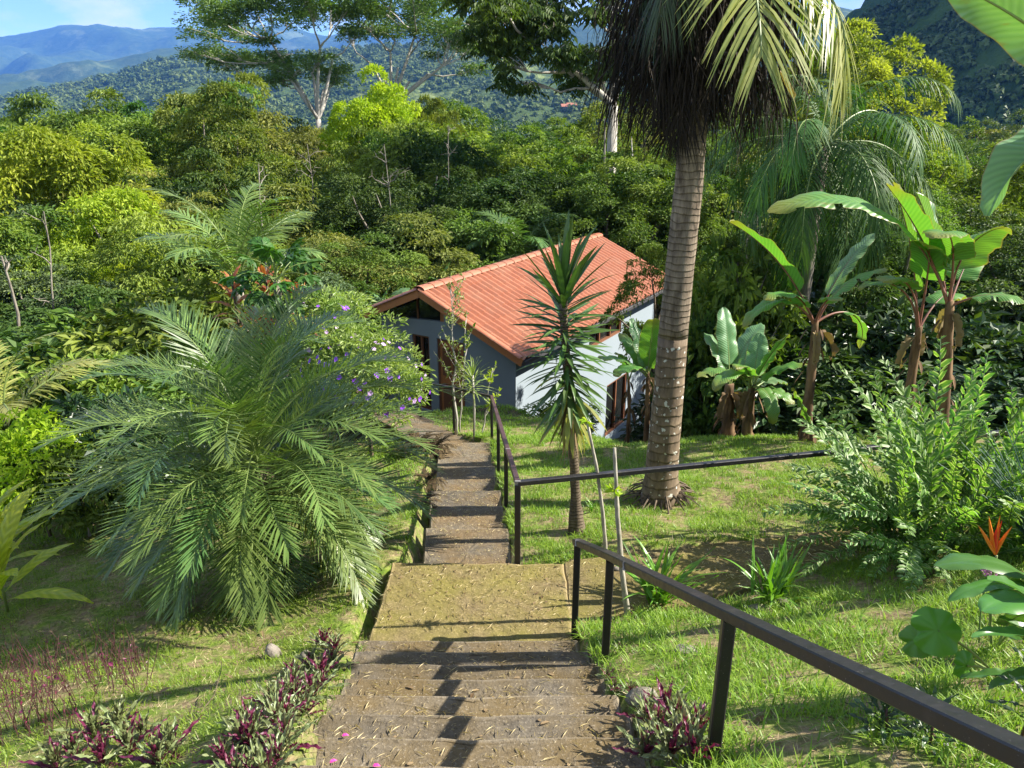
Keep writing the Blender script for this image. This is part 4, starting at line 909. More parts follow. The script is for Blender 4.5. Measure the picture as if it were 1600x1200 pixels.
for k, (az, j, tilt, s_) in enumerate([(20, 5, -10, 1), (70, 2, -14, 1), (110, 2, -14, 1), (150, 5, -10, 1), (200, 5, -16, .8), (290, 5, -18, .7), (40, 5, 0, 1)]):
    o = link('frond', CF[j], coco, None, tuple(ct)); o.rotation_euler = (R(rng.uniform(-8, 8)), R(tilt), R(az)); o.scale = (s_, s_, s_)
def aimed_frond(parent, b, targ, e_add, mats, n=44, ll=.8, lw=.032, vang=8, ld=.5, rr=.026):
    O = A(parent.location); e = A(at(*targ))-O-A(b); Lc = np.linalg.norm(e); az = math.atan2(e[1], e[0]); el = math.asin(e[2]/Lc); e0 = el+R(e_add); bend = R(e_add)*2.4
    for _ in range(12): P, T = arc(1., e0, bend, 34); tip = P[-1]; l = math.hypot(tip[0], tip[2]); a = math.atan2(tip[2], tip[0]); e0 += el-a
    o = link('frond', fr_mesh(mats, Lc/l, e0, bend, n, ll, lw, vang, ld, int(targ[0]), .2, rr), parent, None, tuple(b)); o.rotation_euler = (0, 0, az); return o
aimed_frond(coco, ct, (1190, 88, 5.9), 30, [M_PALMY, M_PETG], n=50, ll=.82, ld=.35, lw=.024); aimed_frond(coco, ct, (1316, 130, 6.9), 42, [M_PALMY, M_PETG], vang=-10, ld=.7, ll=.6, lw=.026); [aimed_frond(coco, ct, q, 38, [M_GLOSS, M_BARKD], n=60, vang=-40, ld=.8, ll=l_, lw=.009, rr=.012) for q, l_ in (((1002, 10, 7.6), .55), ((985, -10, 8.2), .6), ((1030, 20, 7.0), .45), ((1210, 30, 8.4), .5))]; aimed_frond(coco, ct, (1290, 40, 8.4), 40, [M_PALM, M_PETG], vang=-15, ld=.7, ll=.6)
# hanging skirt: dead flower stalks and fibre below the crown
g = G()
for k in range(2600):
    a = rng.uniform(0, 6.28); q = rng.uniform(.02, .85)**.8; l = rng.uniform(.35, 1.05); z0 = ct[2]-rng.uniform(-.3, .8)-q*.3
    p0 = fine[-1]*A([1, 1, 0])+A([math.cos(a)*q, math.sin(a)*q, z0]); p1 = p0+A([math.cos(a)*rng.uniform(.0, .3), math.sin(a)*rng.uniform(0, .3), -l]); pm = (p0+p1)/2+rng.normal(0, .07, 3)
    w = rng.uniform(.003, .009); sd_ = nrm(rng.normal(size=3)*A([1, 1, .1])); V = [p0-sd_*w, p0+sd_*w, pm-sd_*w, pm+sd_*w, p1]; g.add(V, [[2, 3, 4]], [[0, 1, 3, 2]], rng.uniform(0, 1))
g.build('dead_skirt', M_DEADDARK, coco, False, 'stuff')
DF = [fr_mesh([M_DEADDARK, M_DEADDARK], 1.35, R(-20), R(60), 46, .55, .011, 15, .8, 1300+j, .05, .02) for j in range(3)]
for k in range(17): o = link('dead_frond', DF[k % 3], coco, None, tuple(ct-A([0, 0, rng.uniform(.05, .6)]))); o.rotation_euler = (R(rng.uniform(-20, 20)), R(rng.uniform(-10, 45)), rng.uniform(0, 6.28)); o.scale = (rng.uniform(.6, 1),)*3
# dead spathe
g = G(); n = 9; c, _ = arc(.6, R(-10), R(30), n); V = []
for i in range(n): w = .075*math.sin(math.pi*min(1, (i+.4)/n)); V += [c[i]+A([0, -w, .02]), c[i]+A([0, 0, -.03]), c[i]+A([0, w, .02])]
g.add(A(V), None, [[3*i+j, 3*i+j+1, 3*i+j+4, 3*i+j+3] for i in range(n-1) for j in range(2)], .8); o = g.build('spathe', M_DRY, coco, True); o.location = at(1172, 78, 7.5)-coco.location; o.rotation_euler = (0, R(20), R(-25))
# --- palms further off
def feather(name, label, u, v, Y, L, ne, mats, lean=0, trunk=True, tr=.14, ll=.6, lw=.035, ld=.5, n=44, es=((70, 4), (40, 6), (10, 7), (-20, 6)), scale=1, bendx=75):
    p = at(u, v, Y); b = float(gz(p.x, Y)); t = thing(name, label, 'palm', (p.x, Y, b)); h = p.z-b; g = G()
    if trunk: tube(g, [(0, 0, -.4), (lean*.5, 0, h*.5), (0, 0, h)], [tr*1.2, tr, tr*.85], 9, jit=.04); g.build('trunk', M_BARK, t, True)
    for e, k in es:
        ms = [fr_mesh(mats, L*rng.uniform(.9, 1.05), R(e), R(bendx+e*.4), n, ll, lw, 8, ld, int(u)+e+j*7, .12, .02) for j in range(2)]
        o0 = rng.uniform(0, 6.28)
        for i in range(k): o = link('frond', ms[i % 2], t, None, (0, 0, h)); o.rotation_euler = (R(rng.uniform(-10, 10)), R(rng.uniform(-6, 6)), o0+6.283*i/k+rng.uniform(-.2, .2))
    return t
feather('weeping_palm', 'dark glossy palm with weeping fronds behind the banana plants', 1288, 228, 15.6, 2.95, 0, [M_WEEP, M_PETG], tr=.13, ll=.62, lw=.024, ld=.9, n=64, es=((75, 4), (45, 7), (15, 8), (-10, 7), (-40, 6)), bendx=95)
feather('coconut_palm', 'young coconut palm behind the papaya, left of the house', 372, 440, 15.5, 2.6, 0, [M_PALM, M_PETG], trunk=True, tr=.1, ll=.62, lw=.035, ld=.25, es=((82, 3), (64, 4), (42, 4)), bendx=42)
feather('young_palm', 'pale young palm at the left edge beside the dark bush', 8, 655, 10.5, 1.7, 0, [M_PALMY, M_PETG], trunk=False, ll=.45, lw=.03, ld=.3, n=34, es=((80, 2), (62, 3), (40, 4)), bendx=40)
feather('low_palm', 'dark palm tucked behind the roof ridge of the house', 815, 400, 29.5, 3.0, 0, [M_PALMB, M_PETG], trunk=True, ll=.7, lw=.05, ld=.3, es=((75, 3), (50, 5), (20, 6)), bendx=60)
feather('low_palm', 'greyish palm fronds to the left behind the roof ridge', 752, 425, 30.5, 2.2, 0, [M_PALMB, M_PETG], trunk=True, ll=.6, lw=.05, ld=.3, es=((60, 4), (25, 5)), bendx=60)
feather('far_palm', 'small far palm poking up between the forest and the coconut skirt', 1318, 170, 38, 2.4, 0, [M_PALM, M_PETG], trunk=True, ll=.5, lw=.05, ld=.4, n=30, es=((70, 3), (30, 4)), bendx=70)
# --- banana plants: a leaf is midrib + wavy blade, one mesh with its petiole
def leafblade(g, P, T, W, fold, wave, seed, mat=0, prof=None, tears=0, roll=0, nv=6, thick=.0, Lpet=0, N0=None):
    r = np.random.default_rng(seed); m = len(P); t = np.linspace(0, 1, m)
    w = prof(t) if prof else W*np.clip(t/.10, 0, 1)**.55*np.clip(1-((t-.45)/.552).clip(0)**2.4, 0, 1)**.5
    S = np.cross(T, A([0, 0, 1.]) if N0 is None else A(N0, float)); S = nrm(S+1e-9); N = np.cross(S, T)
    if roll: S, N = S*math.cos(roll)+N*math.sin(roll), N*math.cos(roll)-S*math.sin(roll)
    s = np.linspace(-1, 1, 2*nv+1); ph = r.uniform(0, 6.28, 2); fq = r.uniform(2.5, 4.5)
    V = np.zeros((m, 2*nv+1, 3))
    for j, sj in enumerate(s):
        side = 0 if sj < 0 else 1; f = fold+.25*np.sin(2.2*t*3.1+ph[side])*wave*6
        wv = wave*(np.sin(fq*6.28*t+ph[side])+.5*np.sin(fq*13.7*t+ph[1-side]))*abs(sj)**1.4
        ws = w*abs(sj); drop = -.35*W*abs(sj)**2.2*(fold < .35)
        V[:, j] = P+S*(np.sign(sj)*ws*np.cos(f))[:, None]+N*(ws*np.sin(f)+wv+drop*(w/W))[:, None]
    i = np.arange(m-1)[:, None]*(2*nv+1); j = np.arange(2*nv)[None]; q = np.stack([i+j, i+j+1, i+2*nv+2+j, i+2*nv+1+j], -1).reshape(-1, 4)
    uv = np.stack([np.repeat(np.linspace(0, 1, m), 2*nv+1), np.tile(s, m)], 1)
    if tears:
        keep = np.ones(len(q), bool); qq = q.reshape(m-1, 2*nv, 4)
        for _ in range(tears):
            a = r.integers(3, m-2); side = r.integers(2); d = r.integers(2, nv-0)
            kk_ = np.zeros((m-1, 2*nv), bool)
            if side: kk_[a, nv+d:] = True
            else: kk_[a, :nv-d] = True
            keep &= ~kk_.reshape(-1)
        q = q[keep]
    g.add(V.reshape(-1, 3), None, q, np.clip(.5+r.normal(0, .1), 0, 1), mat, uv)
def big_leaf(parent, b, az, L, W, e0, bend, pet, seed, mats, fold=.25, wave=.02, tears=0, roll=0, name='leaf', pr=.022, sidec=0, p=1.4):
    """petiole of length pet then blade of length L, heading az from local point b"""
    m = 26; Lt = L+pet; P, T = arc(Lt, e0, bend, 34, p, sidec); c, s = math.cos(az), math.sin(az); Rm = A([[c, -s, 0], [s, c, 0], [0, 0, 1]]); P = P@Rm.T+A(b); T = T@Rm.T
    k = int(34*pet/Lt); g = G(); tube(g, P-nrm(np.cross(np.cross(T, [0, 0, 1.]), T))*.006, np.concatenate([np.linspace(pr, pr*.62, max(k, 1)), np.linspace(pr*.6, pr*.12, 34-max(k, 1))]), 6, .5, 1)
    P2 = P[max(k-1, 0):]; T2 = T[max(k-1, 0):]
    leafblade(g, P2, T2, W, fold, wave, seed, 0, None, tears, roll); return g.build(name, mats, parent, True)
def aim(parent, b, targ_uvY, W, seed, mats, pet=.3, e_add=25, fold=.25, wave=.02, tears=0, roll=0, name='leaf', pr=.022, droop=None):
    """leaf whose tip reaches the place seen at (u, v, Y)"""
    O = A(parent.location); e = A(at(*targ_uvY))-O-A(b); Lc = np.linalg.norm(e); az = math.atan2(e[1], e[0]); el = math.asin(np.clip(e[2]/Lc, -1, 1))
    e0 = el+R(e_add); bend = R(e_add)*2.4
    for _ in range(12):   # bring the arc's tip onto the target
        P, T = arc(1., e0, bend, 34); tip = P[-1]; l = math.hypot(tip[0], tip[2]); a = math.atan2(tip[2], tip[0]); e0 += el-a
    return big_leaf(parent, b, az, Lc/l*(1-pet), W, e0, bend, Lc/l*pet, seed, mats, fold, wave, tears, roll, name, pr)
def stem_pts(parent, pts): O = A(parent.location); return [A(at(*q))-O for q in pts]
def banana(name, label, base, stem, leaves, r0, pmat=M_PETIOLE, group=None, Wd=.24, dead=2):
    p = at(*base); b = float(gz(p.x, p.y)); t = thing(name, label, 'banana plant', (p.x, p.y, b), 0, group); sp = stem_pts(t, stem); sp = [A([0, 0, -.25])]+sp; g = G()
    sp = A(sp); n = 16; tt = np.linspace(0, 1, len(sp)); f = np.array([[np.interp(x, tt, sp[:, k]) for k in range(3)] for x in np.linspace(0, 1, n)])
    tube(g, f, np.linspace(r0, r0*.5, n)*(1+rng.uniform(-.08, .08, n)), 9, jit=.1)
    for k in range(16):           # dry sheaths peeling off the stem
        i = rng.integers(2, n-1); a = rng.uniform(0, 6.28); q = f[i]+A([math.cos(a), math.sin(a), 0])*r0*.9; d = A([math.cos(a)*.5, math.sin(a)*.5, -1]); 
        scatter(g, LEAFO, q[None], d[None], A([[math.cos(a), math.sin(a), .3]]), A([[.07, rng.uniform(.15, .4), .1]]), .5)
    g.build('stem', M_BANTRUNK, t, True); top = f[-1]
    for i, l in enumerate(leaves):
        u, v, Y, kw = l; kw = dict(kw); W = kw.pop('W', Wd); m = kw.pop('m', M_BAN); dz = kw.pop('dz', 0); aim(t, top-A([0, 0, .05+.03*(i % 3)+dz]), (u, v, Y), W, int(u+v), [m, pmat], **kw)
    for k in range(dead):
        a = rng.uniform(0, 6.28); o = big_leaf(t, f[-2], a, .5, .09, R(-30), R(70), .12, 77+k+int(base[0]), [M_DRY, M_DRY], .9, .02, 0, 0, 'dead_leaf', .012)
    return t
banana('banana_plant', 'slim banana plant with a sucker at its foot, first right of the coconut trunk', (1255, 718, 10.9), [(1262, 640, 10.9), (1270, 560, 10.9), (1274, 500, 10.9)],
    [(1140, 347, 10.6, dict(pet=.30, e_add=14, W=.17, fold=.5)), (1195, 468, 10.3, dict(tears=4, pet=.34, e_add=34, W=.17, fold=.15)), (1388, 420, 10.7, dict(tears=3, pet=.3, e_add=30, W=.17, fold=.1)), (1366, 365, 11.4, dict(pet=.3, e_add=16, W=.14, m=M_BAN2)), (1160, 512, 10.4, dict(pet=.35, e_add=48, W=.13)), (1310, 470, 10.2, dict(pet=.5, e_add=35, W=.14)), (1342, 545, 11.2, dict(pet=.4, e_add=60, W=.12))], .098)
t = banana('banana_plant', 'small banana sucker with a yellow leaf beside the slim banana foot', (1268, 716, 10.7), [(1268, 690, 10.7), (1268, 668, 10.7)], [(1238, 606, 10.6, dict(pet=.1, e_add=6, W=.1)), (1345, 640, 10.6, dict(pet=.35, e_add=20, W=.06)), (1302, 655, 10.5, dict(pet=.3, e_add=30, W=.05))], .05, M_PETG, dead=0)
banana('banana_plant', 'left plant of the tall banana pair, with drooping side leaves', (1412, 700, 10.6), [(1418, 640, 10.6), (1428, 560, 10.6), (1436, 510, 10.6)],
    [(1378, 440, 9.9, dict(pet=.5, e_add=35, W=.22)), (1448, 385, 9.6, dict(pet=.42, e_add=38, W=.26, roll=.3)), (1395, 285, 10.9, dict(pet=.32, e_add=8, W=.25, fold=.4)), (1500, 470, 11.3, dict(pet=.4, e_add=40, W=.2)), (1340, 452, 10.4, dict(pet=.5, e_add=45, W=.12))], .10)
banana('banana_plant', 'right plant of the tall banana pair, with the long horizontal leaf', (1470, 700, 10.2), [(1474, 640, 10.2), (1480, 540, 10.2), (1484, 470, 10.2)],
    [(1200, 332, 9.9, dict(pet=.26, e_add=36, W=.27, fold=.3, roll=.3, tears=2)), (1385, 288, 10.0, dict(pet=.34, e_add=8, W=.24, fold=.4)), (1432, 300, 10.5, dict(pet=.36, e_add=6, W=.24, fold=.5, m=M_BAN2)), (1570, 355, 9.6, dict(pet=.38, e_add=36, W=.34, fold=.1, wave=.03)), (1612, 478, 9.8, dict(pet=.3, e_add=30, W=.22, fold=.15, tears=4)), (1525, 390, 11.0, dict(pet=.4, e_add=20, W=.22)), (1462, 372, 9.2, dict(pet=.4, e_add=40, W=.28))], .108)
banana('banana_plant', 'low leafy banana clump right of the coconut trunk foot', (1168, 690, 11.8), [(1168, 660, 11.8), (1172, 625, 11.8), (1176, 600, 11.8)],
    [(1232, 522, 11.4, dict(pet=.25, e_add=8, W=.2, fold=.3)), (1188, 520, 12.2, dict(pet=.25, e_add=6, W=.18, m=M_BAN2)), (1090, 590, 11.2, dict(pet=.25, e_add=30, W=.17, tears=3)), (1115, 610, 10.8, dict(pet=.25, e_add=35, W=.15)), (1262, 570, 11.6, dict(pet=.25, e_add=26, W=.18)), (1240, 632, 11.2, dict(pet=.3, e_add=30, W=.16)), (1208, 664, 11.0, dict(pet=.3, e_add=50, W=.13)), (1150, 575, 11.0, dict(pet=.3, e_add=25, W=.15)), (1225, 600, 12.4, dict(pet=.3, e_add=25, W=.18, m=M_BAN2))], .11, M_PETG)
banana('banana_plant', 'old banana stump with dry hanging leaves left of the low clump', (1138, 692, 12.2), [(1138, 660, 12.2), (1140, 600, 12.2)], [(1130, 480, 12.6, dict(pet=.3, e_add=8, W=.2, m=M_BAN2)), (1190, 505, 12.8, dict(pet=.3, e_add=22, W=.2, m=M_BAN2)), (1100, 520, 12.6, dict(pet=.3, e_add=22, W=.18, m=M_BAN2))], .15, M_PETG, dead=4)
banana('banana_plant', 'young banana plant against the lit wall of the house', (1010, 686, 13.6), [(1012, 640, 13.6), (1012, 600, 13.6), (1012, 580, 13.6)],
    [(1022, 498, 13.2, dict(pet=.15, e_add=5, W=.22, fold=.35)), (985, 498, 13.9, dict(pet=.2, e_add=10, W=.2, m=M_BAN2)), (928, 562, 13.2, dict(pet=.2, e_add=24, W=.17)), (960, 588, 12.9, dict(pet=.25, e_add=30, W=.17)), (1062, 520, 13.6, dict(pet=.2, e_add=18, W=.2)), (968, 520, 14.2, dict(pet=.2, e_add=14, W=.18))], .06, M_PETG, dead=1)
banana('banana_plant', 'second thin banana stem close to the house window', (982, 684, 14.0), [(983, 640, 14.0), (982, 590, 14.0)], [(962, 552, 13.7, dict(pet=.3, e_add=30, W=.13)), (1008, 555, 14.3, dict(pet=.3, e_add=24, W=.11))], .05, M_PETG, dead=0)
# large banana standing right of the frame, close: only its leaf ends come into view
banana('banana_plant', 'near banana plant whose pale leaf blades hang in from the right edge', (1790, 760, 4.6), [(1790, 600, 4.6), (1785, 330, 4.6), (1780, 190, 4.6)],
    [(1480, -30, 3.9, dict(pet=.16, e_add=8, W=.15, m=M_BAN2, fold=.2, roll=-.7)), (1546, 338, 4.3, dict(pet=.2, e_add=40, W=.16, m=M_BAN2, fold=.7)), (1960, 150, 4.8, dict(pet=.2, e_add=30, W=.2))], .13, M_PETG)
for (u, v, Y, tg, lab) in ((598, 500, 24, [(572, 455, 23.6), (610, 448, 24), (640, 450, 24.5)], 'large grey green banana leaves showing behind the left roof slope'), (690, 490, 26, [(705, 408, 26), (672, 432, 25.6), (662, 440, 26.4)], 'pale banana leaves showing above the roof ridge near its front end')):
    banana('banana_plant', lab, (u, v, Y), [(u, v-20, Y)], [(a, b, c, dict(pet=.2, e_add=22, W=.35, m=M_BAN2)) for a, b, c in tg], .12, M_PETG, dead=0)
# --- yucca on the lawn
yb = at(901, 836, 6.75); yz = float(gzb(yb.x, 6.75)); yu = thing('yucca', 'tall single yucca with a dark spiky head in front of the house', 'yucca', (yb.x, 6.75, yz)); O = A(yu.location)
tr_ = stem_pts(yu, [(900, 800, 6.75), (898, 740, 6.75), (893, 660, 6.75), (888, 590, 6.75), (882, 520, 6.75), (880, 455, 6.75)]); tr_ = A([[0, 0, -.2]]+[list(q) for q in tr_])
g = G(); tube(g, np.array([[np.interp(x, np.linspace(0, 1, 7), tr_[:, k]) for k in range(3)] for x in np.linspace(0, 1, 30)]), np.interp(np.linspace(0, 1, 30), [0, .12, .2, .3, 1], [.10, .085, .055, .05, .035]), 9, jit=.12); g.build('trunk', M_YTRUNK, yu, True)
def sword(L, w, bend, seed):
    g = G(); m = 9; P, T = arc(L, 0, bend, m, 2); t = np.linspace(0, 1, m); ww = w*np.interp(t, [0, .1, .4, .75, 1], [.6, .55, 1, .75, .02]); V = []
    for i in range(m): V += [P[i]+A([0, -ww[i]/2, ww[i]*.16]), P[i], P[i]+A([0, ww[i]/2, ww[i]*.16])]
    g.add(A(V), None, [[3*i+j, 3*i+j+1, 3*i+j+4, 3*i+j+3] for i in range(m-1) for j in range(2)], .5, 0, np.repeat(np.stack([t, 0*t], 1), 3, 0)); return g.mesh('leaf', M_YUCCA)
SW = [sword(.49, .052, R(b), b) for b in (4, 10, 18, 30)]
nle = 190; ga = 2.39996
for k in range(nle):
    f = k/nle; sp_ = np.interp(f, [0, 1], [.55, 1.0]); c = A([np.interp(sp_, np.linspace(0, 1, 7), tr_[:, q]) for q in range(3)])
    el = np.interp(f, [0, .12, .35, .62, .8, .92, 1], [-64, -36, -12, 6, 18, 60, 84])+rng.uniform(-9, 9)
    o = link('leaf', SW[int(rng.integers(4))], yu, None, tuple(c)); o.rotation_euler = (rng.uniform(-.3, .3), -R(el), k*ga); s = rng.uniform(.85, 1.12)*(1.36 if f > .86 else 1); o.scale = (s, s, s)
    if f < .1 or (f < .3 and rng.random() < .18): o.material_slots[0].link = 'OBJECT'; o.material_slots[0].material = M_YUCCAY
g = G()
for k in range(70):
    a = rng.uniform(0, 6.28); c = A([np.interp(rng.uniform(.51, .57), np.linspace(0, 1, 7), tr_[:, q]) for q in range(3)]); q0 = c+A([math.cos(a), math.sin(a), 0])*.05
    scatter(g, BL[0], q0[None], A([[math.cos(a)*.16, math.sin(a)*.16, -1]]), A([[math.cos(a), math.sin(a), .2]]), A([[.022, rng.uniform(.3, .5), .3]]), rng.uniform(0, 1))
g.build('dead_leaves', M_DRY, yu, False, 'stuff')
# ------------------------------------------------------------------ garden plants, mid distance
def shrub(u, vtop, Y, K, var, mat, label, group=None, sc=None, name='shrub', wide=1.): return tree(K, var, u, vtop, Y, mat, '', label, group, sc, wide, 'shrub', name)
UG = ['straight behind the slim banana plant', 'between the slim banana plant and the banana pair', 'behind the banana pair', 'right of the banana pair', 'by the right edge of the photo']
k = 0
for (u, v, Y, s) in ((1290, 520, 14.5, 1.5), (1345, 460, 15.5, 1.8), (1330, 560, 13.2, 1.3), (1395, 470, 14.5, 1.7), (1380, 560, 12.8, 1.2), (1450, 470, 15, 1.7), (1300, 440, 17, 1.9), (1240, 470, 16, 1.6), (1520, 500, 14, 1.6), (1575, 520, 13, 1.5), (1430, 590, 12.4, 1.0), (1540, 590, 12.2, 1.1), (1630, 500, 14, 1.8), (1400, 420, 17, 1.9), (1500, 430, 16.5, 1.8), (1590, 430, 16, 1.8), (1330, 630, 12.5, .8), (1110, 560, 15.5, 1.1), (1210, 560, 14.6, 1.2)):
    d = UG[0] if u < 1300 else UG[1] if u < 1410 else UG[2] if u < 1500 else UG[3] if u < 1560 else UG[4]
    UN = globals().setdefault('UN', {}); UN[d] = UN.get(d, -1)+1
    shrub(u, v, Y, SHRUBG if k % 3 else SHRUB, k, M_GLOSS if k % 4 else M_DARK, f"{('tallest', 'middle', 'lower', 'small', 'rear', 'short')[UN[d] % 6]} {'dark glossy' if k % 4 else 'dark green'} coffee-like bush {d}", 'dark understory bushes', s); k += 1
for (u, v, Y, s, m, lab) in ((1165, 350, 15.5, 1.05, M_MID, 'bright leaved shrub tree just right of the coconut trunk'), (1185, 440, 14.5, 1.0, M_MID, 'mid green shrub below the shrub tree right of the coconut trunk'), (1120, 480, 14.6, .8, M_DARK, 'dark shrub behind the coconut trunk')): shrub(u, v, Y, SHRUBG, int(u), m, lab, None, s)
tree('loose', 0, 1030, 392, 17.0, M_MID, label='thin small tree whose twigs hang over the right end of the house roof', name='small_tree', sc=.3)
shrub(885, 618, 14.6, SHRUB, 1, M_MID, 'low green shrub against the foot of the lit house wall', None, .5)
for (u, v, Y, s, m, lab, K) in ((120, 555, 11.5, 1.15, M_OLIVE, 'sunlit twiggy bush at left above the feather palm tips', SHRUB), (60, 590, 11, .9, M_DARK, 'dark bush behind the pale young palm', SHRUB), (150, 610, 9.6, .85, M_GLOSS, 'nearly black bush left of the feather palm', SHRUBG), (30, 640, 8.8, .62, M_LIME, 'bright small-leaved bush above the ginger plant at the left edge', SHRUB), (230, 480, 13.5, 1.5, M_OLIVE, 'wide olive bush between the yellow shrub and the papaya', SHRUB), (300, 430, 15, 1.6, M_OLIVE, 'olive bush below the young coconut fronds', SHRUB), (160, 470, 15, 1.5, M_MID, 'mid green bush under the slim yellow tree', SHRUB), (20, 510, 14, 1.6, M_DARK, 'dark bush at the left edge below the near trees', SHRUBG), (330, 520, 12.5, 1.1, M_MID, 'green bush just behind the feather palm crown', SHRUB), (110, 690, 8.6, .5, M_MID, 'ferny low bush between the ginger plant and the feather palm', SHRUBG), (420, 520, 13.5, 1.2, M_DARK, 'dark bush at the papaya foot', SHRUBG)):
    shrub(u, v, Y, K, int(u), m, lab, None, s)
# flowering purple shrub beside the house
fl = at(572, 640, 11.6); fz = float(gz(fl.x, fl.y)); sh = thing('flowering_shrub', 'silvery green shrub with purple flowers in front of the house gable', 'shrub', (fl.x, fl.y, fz))
g, C = crown_verts(61, 1.05, .95, ncl=130, nlf=60, ll=.11, lw=.032, droop=.1, rc=.26)
for v in g.v: v[:, 2] += 1.42
g2, C2 = crown_verts(62, .75, .7, ncl=70, nlf=60, ll=.11, lw=.032, droop=.1, rc=.28)
for v in g2.v: v += A([-.8, .7, 2.0])
g.build('crown', M_SILVER, sh); g2.build('crown', M_SILVER, sh); limbs(C, 1.2, 1.6, .05, 4).build('stem', M_BARKD, sh)
def flower(r, mat):
    g = G()
    for k in range(5):
        a = k*1.2566; D = A([[math.cos(a), math.sin(a), .35]]); scatter(g, LEAFO, A([[0, 0, 0.]]), D, A([[0, 0, 1.]]), A([[r*1.1, r, r]]))
    return g.mesh('flower', mat)
FM = [flower(.046, M_PURPLE), flower(.042, M_PALEP), flower(.044, M_PURPLE)]
# flowers sit on the side of the crown that faces out
for k in range(96):
    u_ = nrm(rng.normal(size=3)); u_[1] = -abs(u_[1]); u_[2] = abs(u_[2])*.9-.2; big = k < 66
    c = (A([0, 0, 1.42])+u_*A([1.15, 1.15, 1.05])) if big else (A([-.8, .7, 2.0])+u_*A([.85, .85, .8]))
    o = link('flower', FM[k % 3], sh, None, tuple(c)); q = Vector(u_).to_track_quat('Z', 'Y'); o.rotation_mode = 'QUATERNION'; o.rotation_quaternion = q; s = rng.uniform(.7, 1.3); o.scale = (s, s, s)
# papaya tree, cordylines
pp = at(437, 560, 12.6); pz = float(gz(pp.x, pp.y)); pa = thing('papaya_tree', 'papaya tree with dark lobed leaves on a bare stem behind the feather palm', 'papaya tree', (pp.x, pp.y, pz))
hd = stem_pts(pa, [(432, 438, 12.6)])[0]; g = G(); tube(g, np.linspace([0, 0, -.2], list(hd), 12), np.linspace(.09, .06, 12), 9, jit=.06); g.build('trunk', M_BARK, pa, True)
def papleaf(seed, s=1):
    r = np.random.default_rng(seed); g = G(); P, T = arc(.62, R(35), R(60), 7); tube(g, P, np.linspace(.012, .007, 7), 5, .5, 1)
    c = P[-1]
    for a in np.linspace(-2.5, 2.5, 7):
        l = .34*(1-.09*abs(a))*s; D = A([math.cos(a), math.sin(a), -.35+.1*r.normal()]); scatter(g, LEAFO, c[None], D[None], A([[0.2*math.cos(a), .2*math.sin(a), 1.]]), A([[.15, l, l]]), r.uniform(.2, .8))
        for q in (-.6, .6): D2 = A([math.cos(a+q), math.sin(a+q), -.35]); scatter(g, LEAF4, (c+D*l*.45)[None], D2[None], A([[0, 0, 1.]]), A([[.07, l*.45, l*.4]]), .5)
    return g.mesh('leaf', [M_PAPAYA, M_PETG])
PL = [papleaf(j) for j in range(4)]
for k in range(24): o = link('leaf', PL[k % 4], pa, None, tuple(hd+A([0, 0, rng.uniform(-.15, .15)]))); o.rotation_euler = (rng.uniform(-.2, .2), R(np.interp(k, [0, 24], [-52, 48])), k*2.4); s = rng.uniform(.85, 1.1); o.scale = (s, s, s)
def strap(L, W, e0, bend, mat, name='leaf', fold=.3, seed=1, wave=.004, pet=0, nv=2):
    g = G(); P, T = arc(L, R(e0), R(bend), 12); prof = lambda t: W*np.clip(.5+t*3, 0, 1)*np.clip(1-((t-.35)/.652).clip(0)**1.8, 0, 1); leafblade(g, P, T, W, fold, wave, seed, 0, prof, nv=nv); return g.mesh(name, mat)
def lance(L, W, e0, bend, mat, seed=1, fold=.25, pet=.15):
    g = G(); P, T = arc(L, R(e0), R(bend), 14); prof = lambda t: W*np.where(t < pet, .08, np.sin(np.pi*np.clip((t-pet)/(1-pet), 0, 1))**.8*(1-.25*t)); leafblade(g, P, T, W, fold, .006, seed, 0, prof, nv=2); return g.mesh('leaf', mat)
def rosette(name, label, cat, loc, meshes, n, e_lo, e_hi, z_lo=0, z_hi=0, group=None, sc=1, stem=None, tilt=.15):
    t = thing(name, label, cat, loc, 0, group)
    if stem: g = G(); tube(g, [(0, 0, -.1), (.02, 0, z_hi*.5), (0, 0, z_hi)], stem[0], 6, jit=.1); g.build('stem', stem[1], t, True)
    for k in range(n):
        f = k/max(1, n-1); o = link('leaf', meshes[int(rng.integers(len(meshes)))], t, None, (0, 0, z_lo+(z_hi-z_lo)*f)); o.rotation_euler = (rng.uniform(-tilt, tilt), -R(e_lo+(e_hi-e_lo)*f+rng.uniform(-8, 8)), k*2.4+rng.uniform(-.2, .2)); s = sc*rng.uniform(.8, 1.15)*(1-.2*f); o.scale = (s, s, s)
    return t
CO = [lance(.55, .065, 10, 50, M_CORD, j) for j in range(3)]
for (u, v, Y, h, lab) in ((366, 470, 13, 1.5, 'tall red and gold cordyline left of the papaya stem'), (418, 462, 13.4, 1.6, 'red cordyline just behind the papaya stem'), (468, 480, 13.2, 1.4, 'reddish cordyline right of the papaya stem'), (412, 505, 12.9, 1.0, 'low golden cordyline at the papaya foot')):
    p = at(u, v, Y); z = p.z-h+.3; rosette('cordyline', lab, 'cordyline', (p.x, p.y, z), CO, 26, -10, 65, h-.75, h, None, .95, (.02, M_BARKD))
